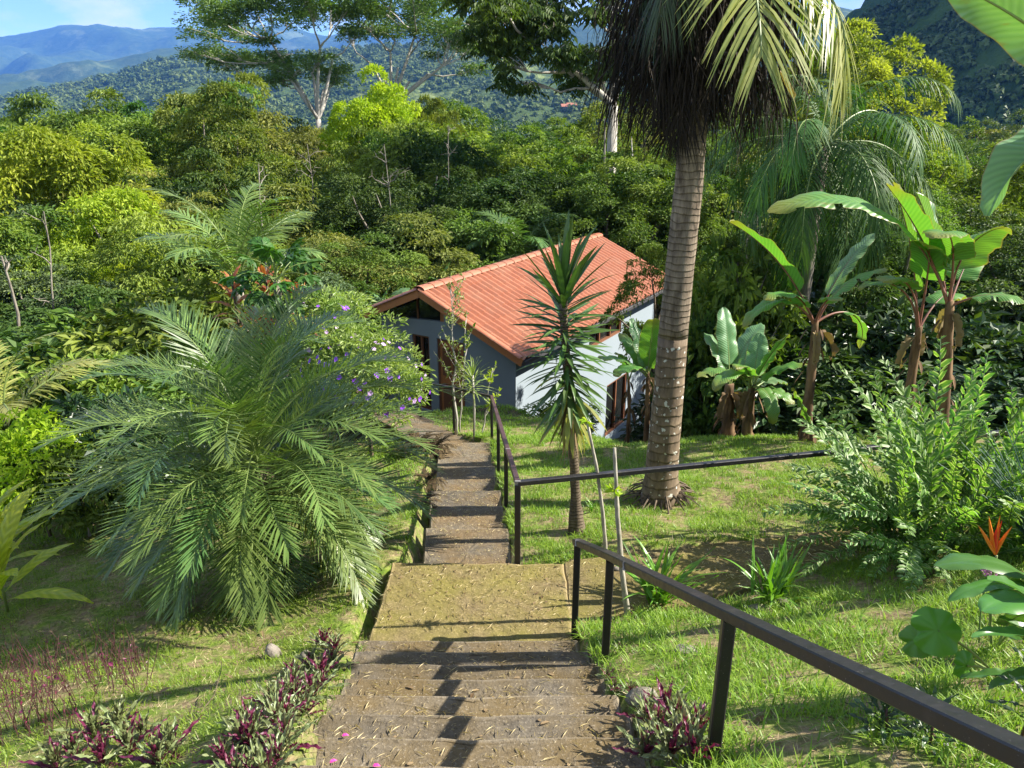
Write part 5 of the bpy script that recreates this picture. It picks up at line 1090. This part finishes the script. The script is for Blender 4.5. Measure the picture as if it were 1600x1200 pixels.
# saplings by the turn of the handrail
def sapling(label, base, top, seed, mat, nb=14, ll=.09, lw=.035, bark=M_PALE, r0=.018, spread=.3):
    p = at(*base); z = float(gz(p.x, p.y)); t = thing('sapling', label, 'sapling', (p.x, p.y, z)); O = A(t.location); e = A(at(*top))-O; r = np.random.default_rng(seed); g = G(); L = G()
    main = curve((0, 0, -.1), e, 0, 9, .05); main[1:-1] += r.normal(0, .015, (7, 3)); tube(g, main, np.linspace(r0, .005, 9), 6)
    for k in range(nb):
        f = r.uniform(.3, .97); b = A([np.interp(f, np.linspace(0, 1, 9), main[:, q]) for q in range(3)]); a = r.uniform(0, 6.28); l = spread*r.uniform(.5, 1.2)*(1.2-f*.6); e2 = b+A([math.cos(a)*l*.7, math.sin(a)*l*.7, l]); pts = curve(b, e2, .03, 5); tube(g, pts, np.linspace(.007, .002, 5), 4, cap=False)
        n = 12; w = r.uniform(.25, 1, n); P = b+(e2-b)*w[:, None]; D = nrm(r.normal(size=(n, 3))+A([0, 0, .2])); s = ll*r.uniform(.6, 1.3, n); scatter(L, LEAFO, P, D, r.normal(size=(n, 3))+A([0, 0, 1.]), np.stack([s*lw/ll, s, s], 1), r.uniform(0, 1, n))
    g.build('stem', bark, t, True); L.build('foliage', mat, t); return t
sapling('thin pale-stemmed sapling beside the handrail corner in front of the door', (712, 664, 12.6), (704, 452, 12.6), 3, M_SILVER, 26, .08, .03, M_PALE, .03, .5)
sapling('second thin bushy sapling stem next to the handrail post', (718, 666, 12.7), (728, 500, 12.7), 4, M_OLIVE, 14, .08, .03)
sapling('short leafy sapling between the small dracaena and the house wall', (752, 668, 12.3), (770, 575, 12.3), 5, M_LIME, 10, .08, .035)
dr = at(740, 668, 12.0); DRM = [strap(.5, .014, 5, 35, M_SILVER, seed=j) for j in range(3)]
rosette('dracaena', 'small dracaena with thin silvery leaves on a pale stem by the lower handrail', 'dracaena', (dr.x, dr.y, float(gz(dr.x, dr.y))), DRM, 46, -25, 80, .85, 1.15, None, .95, (.02, M_PALE))
# dead fern edging and clumps along the lower steps
FN = [frond(.42, R(50), R(80), 14, .11, .022, 10, .3, 50+j, .05, .005).mesh('frond', [M_FERNDRY, M_FERNDRY]) for j in range(2)]
for (u, v, Y, s, lab) in ((655, 690, 11.4, 1.0, 'larger dead black fern clump at the bend of the lower path'), (680, 700, 11.0, .9, 'dead black fern clump against the top of the lower path edge'), (672, 760, 9.0, .6, 'small dead fern on the left edge of the lower steps'), (664, 800, 7.9, .55, 'withered fern beside the left edge of the lower steps'), (640, 700, 11.3, .8, 'leftmost dead fern by the lower path')):
    p = at(u, v, Y); t = thing('dead_fern', lab, 'fern', (p.x, p.y, float(gz(p.x, p.y))), 0)
    for k in range(16): o = link('frond', FN[k % 2], t); o.rotation_euler = (rng.uniform(-.2, .2), R(rng.uniform(-25, 35)), k*2.4); o.scale = (s, s, s)
# ------------------------------------------------------------------ variegated shrub on the right
vb = at(1440, 925, 5.75); vz = float(gz(vb.x, vb.y)); vsb = thing('variegated_shrub', 'big sprawling shrub of leaning stems with white-edged leaves right of the side path', 'shrub', (vb.x+.25, vb.y, vz))
def vstem(L, e0, bend, seed, n):
    r = np.random.default_rng(seed); g = G(); P, T = arc(L, R(e0), R(bend), 14, 1.3, r.uniform(-.4, .4)); P += np.concatenate([[[0, 0, 0]], np.cumsum(r.normal(0, .006, (13, 3)), 0)]); tube(g, P, np.linspace(.009, .003, 14), 5, .5, 1, cap=False)
    f = np.linspace(.22, 1, n); i = f*13; p = np.stack([np.interp(i, np.arange(14), P[:, q]) for q in range(3)], 1); t = nrm(np.stack([np.interp(i, np.arange(14), T[:, q]) for q in range(3)], 1)); sg = np.where(np.arange(n) % 2, 1., -1.)
    S = nrm(np.cross(t, A([0, .25, 1.])))*sg[:, None]; D = nrm(t*.75+S*.75+r.normal(0, .2, (n, 3))); N = nrm(np.cross(S, t)*sg[:, None]+r.normal(0, .35, (n, 3))); s = .108*r.uniform(.7, 1.2, n)*np.interp(f, [.2, .8, 1], [1, 1, .55])
    tv = LEAFO[0].copy(); scatter(g, (tv, LEAFO[1], LEAFO[2]), p, D, N, np.stack([s*.46, s, s*.7], 1), np.clip(r.normal(.5, .25, n), 0, 1), 0, True); return g.mesh('stem', [M_VARIEG, M_VSTEM])
VS = {e: [vstem(1.5, e, 30+(85-e)*.45, int(e*10)+j, 42) for j in range(3)] for e in (82, 65, 48, 32, 16)}
for e, n, sc_ in ((82, 50, 1.0), (65, 70, 1.0), (48, 70, .98), (32, 46, .75), (16, 20, .55)):
    for k in range(n):
        a = rng.uniform(0, 6.28); bx, by = rng.uniform(-.55, .6), rng.uniform(-.3, .35); bx *= 1.1
        o = link('stem', VS[e][k % 3], vsb, None, (bx, by, -.03)); outw = math.atan2(by*1.5, bx); o.rotation_euler = (rng.uniform(-.2, .2), rng.uniform(-.12, .12), outw+rng.normal(0, 1.1)); s = sc_*rng.uniform(.62, 1.12)*(1.12 if e == 82 else 1); o.scale = (s, s, s)
# rush-like stems behind it
rb = at(1588, 860, 5.2); ru = thing('rush_clump', 'clump of straight blue green rush stems leaning out at the right edge', 'rush', (rb.x+.25, rb.y, float(gz(rb.x+.25, rb.y)))); g = G()
for k in range(150):
    a = rng.uniform(0, 6.28); q = rng.uniform(0, .12); l = rng.uniform(.7, 1.15); d = A([rng.normal(-.35, .4), rng.normal(-.1, .35), 1.]); d = nrm(d); b = A([math.cos(a)*q, math.sin(a)*q, -.02]); tube(g, curve(b, b+d*l, -.06, 5), np.linspace(.005, .002, 5), 4, cap=False)
g.build('stems', M_RUSH, ru, True, 'stuff')
# heliconia flower, pink cluster, broad leaves in the right corner
def ground_at(u, v):
    lo, hi = 1.2, 60.
    for _ in range(60):
        m = (lo+hi)/2; p = at(u, v, m)
        if p.z > float(gz(p.x, m)): lo = m
        else: hi = m
    return at(u, v, lo)
hp = at(1557, 868, 3.35); hz_ = float(gz(hp.x+.1, 3.35)); he = thing('heliconia', 'orange and red parrot flower heliconia on a slim stalk at the right edge', 'heliconia', (hp.x+.13, 3.35, hz_)); top = A(hp)-A(he.location)
g = G(); tube(g, curve((0, 0, -.1), top, 0, 7, .04), np.linspace(.008, .006, 7), 6); g.build('stem', M_PETG, he, True)
for (tu, tv_, W, m) in ((1528, 820, 0.019, M_ORANGE), (1545, 806, 0.021, M_ORANGE), (1563, 804, 0.018, M_ORANGE), (1582, 822, 0.021, M_ORANGE), (1558, 824, 0.026, M_REDBR), (1566, 812, 0.017, M_REDBR)):
    e = A(at(tu, tv_, 3.33))-A(he.location); d = e-top; l = np.linalg.norm(d); g = G(); P = curve(top, e, -.004, 7); T = nrm(np.gradient(P, axis=0)); prof = lambda t: W*np.clip(.55+t*2, 0, 1)*np.clip(1-t**2.5, 0, 1); leafblade(g, P, T, W, 1.0, 0, 1, 0, prof, nv=2, N0=(0, 1, .2)); g.build('bract', m, he, True)
for tg in ((1600, 960, 3.2, .07), (1640, 900, 3.4, .07), (1590, 1000, 3.1, .06)): aim(he, (0, 0, 0), tg[:3], tg[3], int(tg[0]), [M_LANCE, M_PETG], pet=.45, e_add=22, fold=.3, wave=.005, pr=.008)
pk = at(1548, 886, 3.45); pt = thing('pink_flower', 'round pink flower cluster just below the orange heliconia bloom', 'flower', (pk.x+.05, pk.y, float(gz(pk.x+.05, pk.y)))); top = A(pk)-A(pt.location)
g = G(); tube(g, curve((0, 0, -.05), top, 0, 6, .03), .005, 5); g.build('stem', M_VSTEM, pt, True); g = G()
for k in range(110):
    u_ = nrm(rng.normal(size=3)); c = top+u_*A([.042, .04, .045])*rng.uniform(.7, 1.05)
    for q in range(4): D = nrm(rng.normal(size=3)*.7+u_); scatter(g, LEAF2, c[None], D[None], u_[None], A([[.009, .013, .01]]), .5)
g.build('floret_head', M_PINK, pt)
bp = at(1520, 1060, 2.95); bz = float(gz(bp.x, bp.y)); bl = thing('broad_leaf_plant', 'broad round-leaved plant reaching over the grass in the lower right corner', 'plant', (bp.x+.12, bp.y, bz))
def roundleaf(parent, u, v, Y, r, tiltx, tilty, seed, lob=7):
    rr = np.random.default_rng(seed); g = G(); n = 40; a = np.linspace(0, 2*np.pi, n, endpoint=False); O = A(parent.location); c = A(at(u, v, Y))-O
    rad = r*(1+.05*np.abs(np.cos(lob*a/2))+.02*rr.normal(size=n))*(1-.45*np.exp(-((a-np.pi)/.22)**2)); V = [[0, 0, 0]]
    for f in (.4, .75, 1.0): V += [[math.cos(q)*ra*f, math.sin(q)*ra*f, .10*r*math.cos(lob*q+.6)*f*f-.30*r*f*f+.08*r*math.sin(3*q)*f] for q, ra in zip(a, rad)]
    V = A(V); Mx = np.array(Matrix.Rotation(tiltx, 3, 'X') @ Matrix.Rotation(tilty, 3, 'Y')); V = V@Mx.T+c
    uv = np.concatenate([[[0, 0]]]+[np.stack([a*.35, np.full(n, f*.2)], 1) for f in (.4, .75, 1.)])
    f3 = [[0, 1+j, 1+(j+1) % n] for j in range(n)]; f4 = [[1+k*n+j, 1+(k+1)*n+j, 1+(k+1)*n+(j+1) % n, 1+k*n+(j+1) % n] for k in range(2) for j in range(n)]; g.add(V, f3, f4, rr.uniform(.3, .8), 0, uv)
    tube(g, curve(c, (rr.uniform(-.05, .05), rr.uniform(-.05, .05), 0), -.03, 6), .006, 5, .5, 1, cap=False); g.build('leaf', [M_BROAD, M_PETG], parent, True)
for q in ((1465, 985, 2.75, .105, .75, -.1, 1), (1432, 1000, 2.85, .075, .6, -.5, 2), (1510, 1040, 2.7, .06, 1.2, .3, 5)): roundleaf(bl, *q)
for q in ((1460, 884, 2.9, .085, 30), (1535, 955, 2.6, .10, 20), (1640, 880, 2.7, .11, 28), (1480, 940, 2.75, .05, 34)): aim(bl, (.25, 0, .32), q[:3], q[3], int(q[0]), [M_LANCE, M_PETG], pet=.12, e_add=q[4], fold=.3, wave=.006, pr=.007)
lp = at(1590, 1120, 2.55); ll_ = thing('lance_leaf_plant', 'plant with long pointed leaves at the right edge in front of the round leaves', 'plant', (lp.x+.1, lp.y, float(gz(lp.x+.1, lp.y))))
g = G(); tube(g, [(0, 0, -.05), (.01, 0, .25), (0, .02, .5)], [.012, .01, .007], 6); g.build('stem', M_REDSTEM, ll_, True)
for tu, tv_, Y, W, zb in ((1543, 905, 2.45, .055, .35), (1518, 995, 2.4, .035, .3), (1625, 930, 2.5, .06, .4), (1560, 965, 2.6, .03, .25), (1640, 1000, 2.4, .05, .3), (1545, 1075, 2.5, .03, .2), (1500, 1060, 2.6, .025, .15), (1600, 1000, 2.7, .04, .45)): aim(ll_, (0, 0, zb), (tu, tv_, Y), W, int(tu), [M_LANCE, M_PETG], pet=.08, e_add=14, fold=.35, wave=.004, pr=.005)
DK = [lance(.16, .013, 20, 40, M_GLOSS, j) for j in range(2)]
for (u, v, h, lab) in ((1580, 1190, .55, 'dark-leaved stem below the pointed leaves in the corner'), (1440, 1185, .22, 'small dark plant behind the handrail near the corner'), (1372, 1165, .2, 'small dark seedling seen under the handrail')):
    p = ground_at(u, v); rosette('dark_leaf_plant', lab, 'plant', (p.x, p.y, p.z), DK, 26, -5, 60, h*.35, h, None, 1.0, (.006, M_REDSTEM))
# strap-leaved clumps, bare poles
IR = [strap(.62, .020, 72, b, M_IRIS, seed=b) for b in (12, 25, 45, 65)]
for (u, v, n, s, lab) in ((1026, 938, 46, .98, 'strap-leaved clump behind the handrail, left one of two by the side path'), (1208, 936, 44, .85, 'strap-leaved clump in front of the side path, beside the grey rocks'), (925, 800, 14, .45, 'small strappy tuft at the foot of the yucca')):
    p = ground_at(u, v); t = thing('iris_clump', lab, 'plant', (p.x, p.y, float(gz(p.x, p.y))), 0)
    for k in range(n): o = link('leaf', IR[int(rng.integers(4))], t, None, (rng.normal(0, .05), rng.normal(0, .04), -.01)); o.rotation_euler = (rng.uniform(-.15, .15), R(rng.uniform(-12, 28)), rng.uniform(0, 6.28)); q = s*rng.uniform(.65, 1.12); o.scale = (q, q, q)
def pole(label, base, mids, r0, r1, lf):
    p = at(*base); t = thing('garden_pole', label, 'pole', (p.x, p.y, float(gz(p.x, p.y)))); pts = A([[0, 0, -.1]]+[list(q) for q in stem_pts(t, mids)]); n = len(pts); f = np.array([[np.interp(x, np.linspace(0, 1, n), pts[:, k]) for k in range(3)] for x in np.linspace(0, 1, 16)]); g = G(); tube(g, f, np.linspace(r0, r1, 16), 7, jit=.18); g.build('stick', M_MOSSROD, t, True)
    g = G()
    for q in lf:
        c = A(at(*q))-A(t.location); D = nrm(rng.normal(size=(7, 3))); scatter(g, LEAFO, np.tile(c, (7, 1)), D, rng.normal(size=(7, 3)), A([[.03, .08, .06]]*7), rng.uniform(0, 1, 7))
    if lf: g.build('leaf', M_LIME, t)
pole('thin leaning pale pole, left of two between yucca and handrail', (948, 866, 6.15), [(942, 800, 6.15), (933, 735, 6.15), (918, 662, 6.15)], .020, .013, [(917, 658, 6.15)])
pole('mossy upright pole with a leaf tuft, right of two behind the handrail', (985, 962, 5.15), [(970, 880, 5.15), (964, 790, 5.15), (960, 700, 5.15)], .026, .013, [(962, 768, 5.15), (958, 765, 5.15)])
# ginger plant at the left edge
gp = at(-25, 880, 5.3); GG = [lance(1.0, .11, 38, 60, M_GINGER, j, .2, .1) for j in range(4)]
for (u, v, h, n, lab) in ((0, 930, 1.0, 28, 'yellow green ginger plant with wide leaves cut by the left edge'), (12, 960, .5, 16, 'lower ginger shoot in front at the left edge')):
    p = ground_at(u, v); rosette('ginger_plant', lab, 'plant', (p.x, p.y, p.z), GG, n, -5, 62, h*.3, h, None, 1.0, (.014, M_PETG))
# ------------------------------------------------------------------ purple rosettes edging the stairs, red stems, rocks
RH = [lance(.22, .020, 20, 22, m, j, .5, .0) for j, m in enumerate((M_RHOEO, M_RHOEO, M_RHOEO, M_RHOEOP))]
def rh(u, v, s, label, group=None):
    p = ground_at(u, v); z = float(gzb(p.x, p.y)); t = rosette('purple_rosette', label, 'plant', (p.x, p.y, z-.01), RH, int(rng.integers(18, 26)), 2, 74, .0, .04, group, s*.85)
    return t
ORD = 'first second third fourth fifth sixth seventh eighth ninth tenth eleventh twelfth thirteenth'.split()
cols = {}
for i, v in enumerate(np.linspace(1015, 1215, 12)):
    x0 = np.interp(v, [1010, 1100, 1200], [545, 490, 440])
    for k in range(int(np.interp(v, [1010, 1200], [2, 3.5]))):
        cols[k] = cols.get(k, -1)+1
        rh(x0-rng.uniform(0, 30)-k*32, v+rng.uniform(-9, 9), rng.uniform(.75, 1.05), f"{ORD[cols[k]]} purple rosette down from the landing in the {('row touching the stairs', 'middle row left of the stairs', 'outer row left of the stairs')[k]}", 'rosettes left of the stairs')
for i, (u, v) in enumerate(((88, 1200), (118, 1185), (150, 1160), (165, 1205), (190, 1150), (205, 1190), (228, 1170), (250, 1200), (270, 1185))): rh(u, v, rng.uniform(.95, 1.25), f"{ORD[i]} from the left of the purple rosettes in the bottom left corner patch", 'bottom left rosettes')
for i, (u, v) in enumerate(((1008, 1185), (1014, 1130), (1028, 1160), (1040, 1112), (1047, 1192), (1058, 1140), (1066, 1172), (1080, 1198), (1088, 1160))): rh(u, v, rng.uniform(.9, 1.1), f"{ORD[i]} from the left of the purple rosettes right of the stairs by the near post", 'rosettes right of the stairs')
for (u, v, s, lab) in ((968, 1025, .5, 'small purple rosette at the foot of the second handrail post'), (948, 1060, .45, 'tiny purple rosette on the right edge of the stairs'), (960, 1080, .4, 'tiny purple rosette below the second handrail post'), (985, 1090, .5, 'small purple rosette by the grey rock right of the stairs')): rh(u, v, s, lab)
def redpatch(label, u0, u1, v0, v1, n):
    p = ground_at((u0+u1)/2, (v0+v1)/2); t = thing('red_stem_plant', label, 'plant', (p.x, p.y, float(gz(p.x, p.y)))); O = A(t.location); g = G(); L = G()
    for k in range(n):
        q = A(ground_at(rng.uniform(u0, u1), rng.uniform(v0, v1)))-O; h = rng.uniform(.12, .34); d = A([rng.normal(0, .22), rng.normal(0, .22), 1.])*h; pts = curve(q-A([0, 0, .03]), q+d, 0, 5, rng.uniform(-.02, .02)); tube(g, pts, np.linspace(.0035, .0018, 5), 4, cap=False)
        m = 1; f = rng.uniform(.4, 1, m); P = q+d*f[:, None]; D = nrm(rng.normal(size=(m, 3))+A([0, 0, .3])); s = rng.uniform(.015, .035, m); scatter(L, LEAF2, P, D, rng.normal(size=(m, 3)), np.stack([s*.4, s, s], 1), rng.uniform(0, 1, m))
        if rng.random() < .04: s = A([.05]); scatter(L, LEAFO, (q+d*.6)[None], nrm(rng.normal(size=(1, 3))+A([0, 0, .4])), A([[0, -.6, 1.]]), np.stack([s*.6, s, s], 1), .9)
    g.build('stems', M_REDSTEM, t, False, 'stuff'); L.build('foliage', M_RHOEOP, t)
redpatch('patch of bare dark red stems at the left edge below the feather palm', -20, 110, 1030, 1100, 130)
redpatch('patch of thin dark red stems below the left tips of the feather palm', 110, 235, 1025, 1090, 110)
redpatch('lower patch of dark red stems with pink leaves at the left edge', -20, 140, 1100, 1160, 80)
def rock(u, v, s, label, sq=(1, .8, .7)):
    p = ground_at(u, v); z = float(gzb(p.x, p.y)); r = np.random.default_rng(int(u)); n = 12; m = 8; th = np.linspace(0, np.pi, m); ph = np.linspace(0, 2*np.pi, n, endpoint=False); V = []
    k1 = r.normal(size=(6, 3))
    for a in th:
        for b in ph:
            d = A([math.sin(a)*math.cos(b), math.sin(a)*math.sin(b), math.cos(a)]); f = 1+.12*np.sin(k1@d*2.2).sum()/1.5; V.append(d*f*s*A(sq))
    Fq = [[i*n+j, (i+1)*n+j, (i+1)*n+(j+1) % n, i*n+(j+1) % n] for i in range(m-1) for j in range(n)]; g = G(); g.add(A(V), None, Fq); o = g.build('rock', M_ROCK, None, True); o.location = (p.x, p.y, z+s*.25); tag(o, label, 'rock')
rock(424, 1018, .085, 'pale rounded rock under the front tips of the feather palm', (.75, .7, 1.1)); rock(1188, 948, .075, 'grey rock at the front of the right strap-leaved clump', (1.2, .7, .6)); rock(1225, 940, .06, 'brown stone beside the grey rock at the strap-leaved clump', (1.3, .8, .6))
rock(1003, 1098, .085, 'grey rock half buried right of the stairs', (1.1, .8, .6)); rock(1072, 1022, .06, 'flat grey stone in the grass right of the second post', (1.3, .8, .5)); rock(963, 890, .03, 'small pale stone on the landing by the first post', (1, .8, .8)); rock(478, 1018, .04, 'small stone in the grass right of the pale rounded rock')
tw = thing('fallen_twig', 'thin dark twig curving over the grass left of the stairs', 'twig', tuple(ground_at(300, 1140))); O = A(tw.location); g = G()
tube(g, A([A(ground_at(u, v))-O+A([0, 0, .02+dz]) for u, v, dz in ((250, 1145, 0), (285, 1142, .03), (315, 1130, .05), (338, 1108, .08), (350, 1075, .12), (351, 1065, .14))]), np.linspace(.005, .002, 6), 5); g.build('twig', M_BARKD, tw, True)
# ------------------------------------------------------------------ lawn blades, straw, petals
def lawn(name, n, xr, yr, h0, h1, mat, wfac=.05, keepf=None, seed=3, lean=.5, dens=None, up=1.0):
    r = np.random.default_rng(seed); x = r.uniform(*xr, n); y = r.uniform(*yr, n); k = infoot(x, y) < .5
    u = 800+F*x/(y*.94+.342*(CAMZ-gz(x, y))); k &= (u > -40) & (u < 1640)
    yc = np.clip(15.2-2.2*x, 11.1, 15.5); k &= y < yc+.8
    if keepf is not None: k &= keepf(x, y)
    f = fbm(x, y, 1.1, 31, 3)+.35*fbm(x, y, .32, 32, 2)
    if dens is not None: k &= r.uniform(0, 1, n) < np.clip(.5+dens*f, .03, 1)
    x, y, f = x[k], y[k], f[k]; m = len(x); z = gzb(x, y); g = G()
    for j in range(3):
        s = slice(j, m, 3); q = len(x[s]); P = np.stack([x[s], y[s], z[s]-.006], 1); a = r.uniform(0, 6.28, q)
        D = np.stack([np.cos(a)*lean*r.uniform(.1, 1, q), np.sin(a)*lean*r.uniform(.1, 1, q), np.full(q, up)], 1); N = np.stack([np.cos(a), np.sin(a), 0*a+.2], 1); h = r.uniform(h0, h1, q)
        scatter(g, BL[j], P, D, N, np.stack([np.maximum(h*wfac, .0028)*r.uniform(.7, 1.3, q), h, h], 1), np.clip(r.normal(.42, .3, q)+.14*f[s], 0, 1))
    return g.build(name, mat, None, False, 'stuff')
lawn('grass', 130000, (.5, 5.), (.9, 6.1), .03, .125, M_GRASSA, .07, None, 3, .7, 1.0)
lawn('grass', 190000, (-1.2, 7), (5.8, 12), .04, .10, M_GRASSA, .10, None, 4, .55, 1.3)
lawn('grass', 60000, (-2.5, 5), (11, 16), .05, .11, M_GRASSA, .13, None, 5, .5, 1.)
lawn('grass', 120000, (-6.5, -.8), (2.6, 8.5), .03, .075, M_GRASSA, .10, None, 6, .8, .9)
lawn('grass', 30000, (-8, -1.2), (8.5, 13), .05, .12, M_GRASSA, .13, None, 7, .6, 1.)
lawn('dry_grass', 80000, (.5, 7), (.9, 12), .03, .09, M_STRAW, .05, None, 8, 2.5, -.6, .35)
lawn('dry_grass', 45000, (-6, -.8), (2.6, 11), .03, .08, M_STRAW, .05, None, 9, 2.5, -.6, .35)
def litter(name, n, mat, pick, l0, l1, wd, seed, T=LEAF2):
    r = np.random.default_rng(seed); P = pick(r, n); n = len(P); a = r.uniform(0, 6.28, n); D = np.stack([np.cos(a), np.sin(a), r.normal(.02, .04, n)], 1); N = A([0, 0, 1.])+r.normal(0, .12, (n, 3)); l = l0+(l1-l0)*r.uniform(0, 1, n)**2; g = G()
    scatter(g, T, P, D, N, np.stack([np.full(n, wd)*r.uniform(.6, 1.4, n), l, l*.6], 1), r.uniform(0, 1, n)); return g.build(name, mat, None, False, 'stuff')
def on_steps(r, n):
    k = r.integers(1, 12, n); yn = 4.98-.305*k; t = r.uniform(0, 1, n)**.6; y = yn-.305*t; x = r.uniform(-1.12, .48, n)+(4.98-y)*.085; return np.stack([x, y, .15*k+.008], 1)
def on_land(r, n): return np.stack([r.uniform(-1.08, .46, n), r.uniform(4.98, 5.9, n), np.full(n, .007)], 1)
def on_side(r, n):
    x = r.uniform(.5, 4, n); t = r.uniform(0, 1, n); y = 5.05+.38*(x-.5)+t*(5.85+.19*x-5.05-.38*(x-.5)); return np.stack([x, y, np.full(n, .006)], 1)
def on_low(r, n):
    P = []
    for (ya, za), (yb, zb) in zip(NO[:-1], NO[1:]):
        m = n//5; t = r.uniform(.02, .98, m); zs = za-.15 if za-zb > .2 else za-.12; y = ya+(yb-ya)*t; P.append(np.stack([lx(y)+r.uniform(-.4, .4, m), y, zs+(zb-zs)*t+.008], 1))
    return np.concatenate(P)
litter('straw_litter', 5200, M_STRAW, on_steps, .008, .075, .0017, 1); litter('straw_litter', 1700, M_STRAW, on_land, .008, .075, .0018, 2); litter('straw_litter', 1200, M_STRAW, on_side, .015, .08, .003, 3); litter('straw_litter', 2200, M_STRAW, on_low, .01, .05, .003, 4)
litter('leaf_litter', 120, M_DRY, on_steps, .02, .06, .018, 5, LEAFO); litter('leaf_litter', 60, M_DRY, on_land, .02, .05, .015, 6, LEAFO)
def on_lawn(r, n):
    x = r.uniform(-5.5, 6, n); y = r.uniform(2.6, 12, n); k = infoot(x, y) < .5; x, y = x[k], y[k]; return np.stack([x, y, gzb(x, y)+.02], 1)
litter('leaf_litter', 420, M_DRY, on_lawn, .03, .09, .025, 7, LEAFO)
PM = G(); scatter(PM, LEAFO, A([[0, 0, 0.]]), A([[1., 0, .1]]), A([[0, 0, 1.]]), A([[.022, .035, .05]])); PM = PM.mesh('fallen_petal', plain('magenta_petal', (.55, .04, .25), .5, .2))
for (u, v, lab) in ((534, 1150, 'magenta petal on the stairs, nearest the middle left'), (468, 1180, 'magenta petal at the left edge of the stairs'), (515, 1192, 'magenta petal at the bottom of the photo on the stairs'), (582, 1197, 'magenta petal lowest and furthest right on the stairs')):
    d = (A(at(u, v, 1.0))-A([0, 0, CAMZ])); best = None
    for k in range(1, 14):
        s = (.15*k+.012-CAMZ)/d[2]; q = A([0, 0, CAMZ])+d*s
        if 4.98-.305*(k+1) <= q[1] <= 4.98-.305*k: best = q
    if best is None: best = A(ground_at(u, v))+A([0, 0, .03])
    o = link('fallen_petal', PM, None, None, tuple(best)); o.rotation_euler = (0, 0, rng.uniform(0, 6)); tag(o, lab, 'petal')
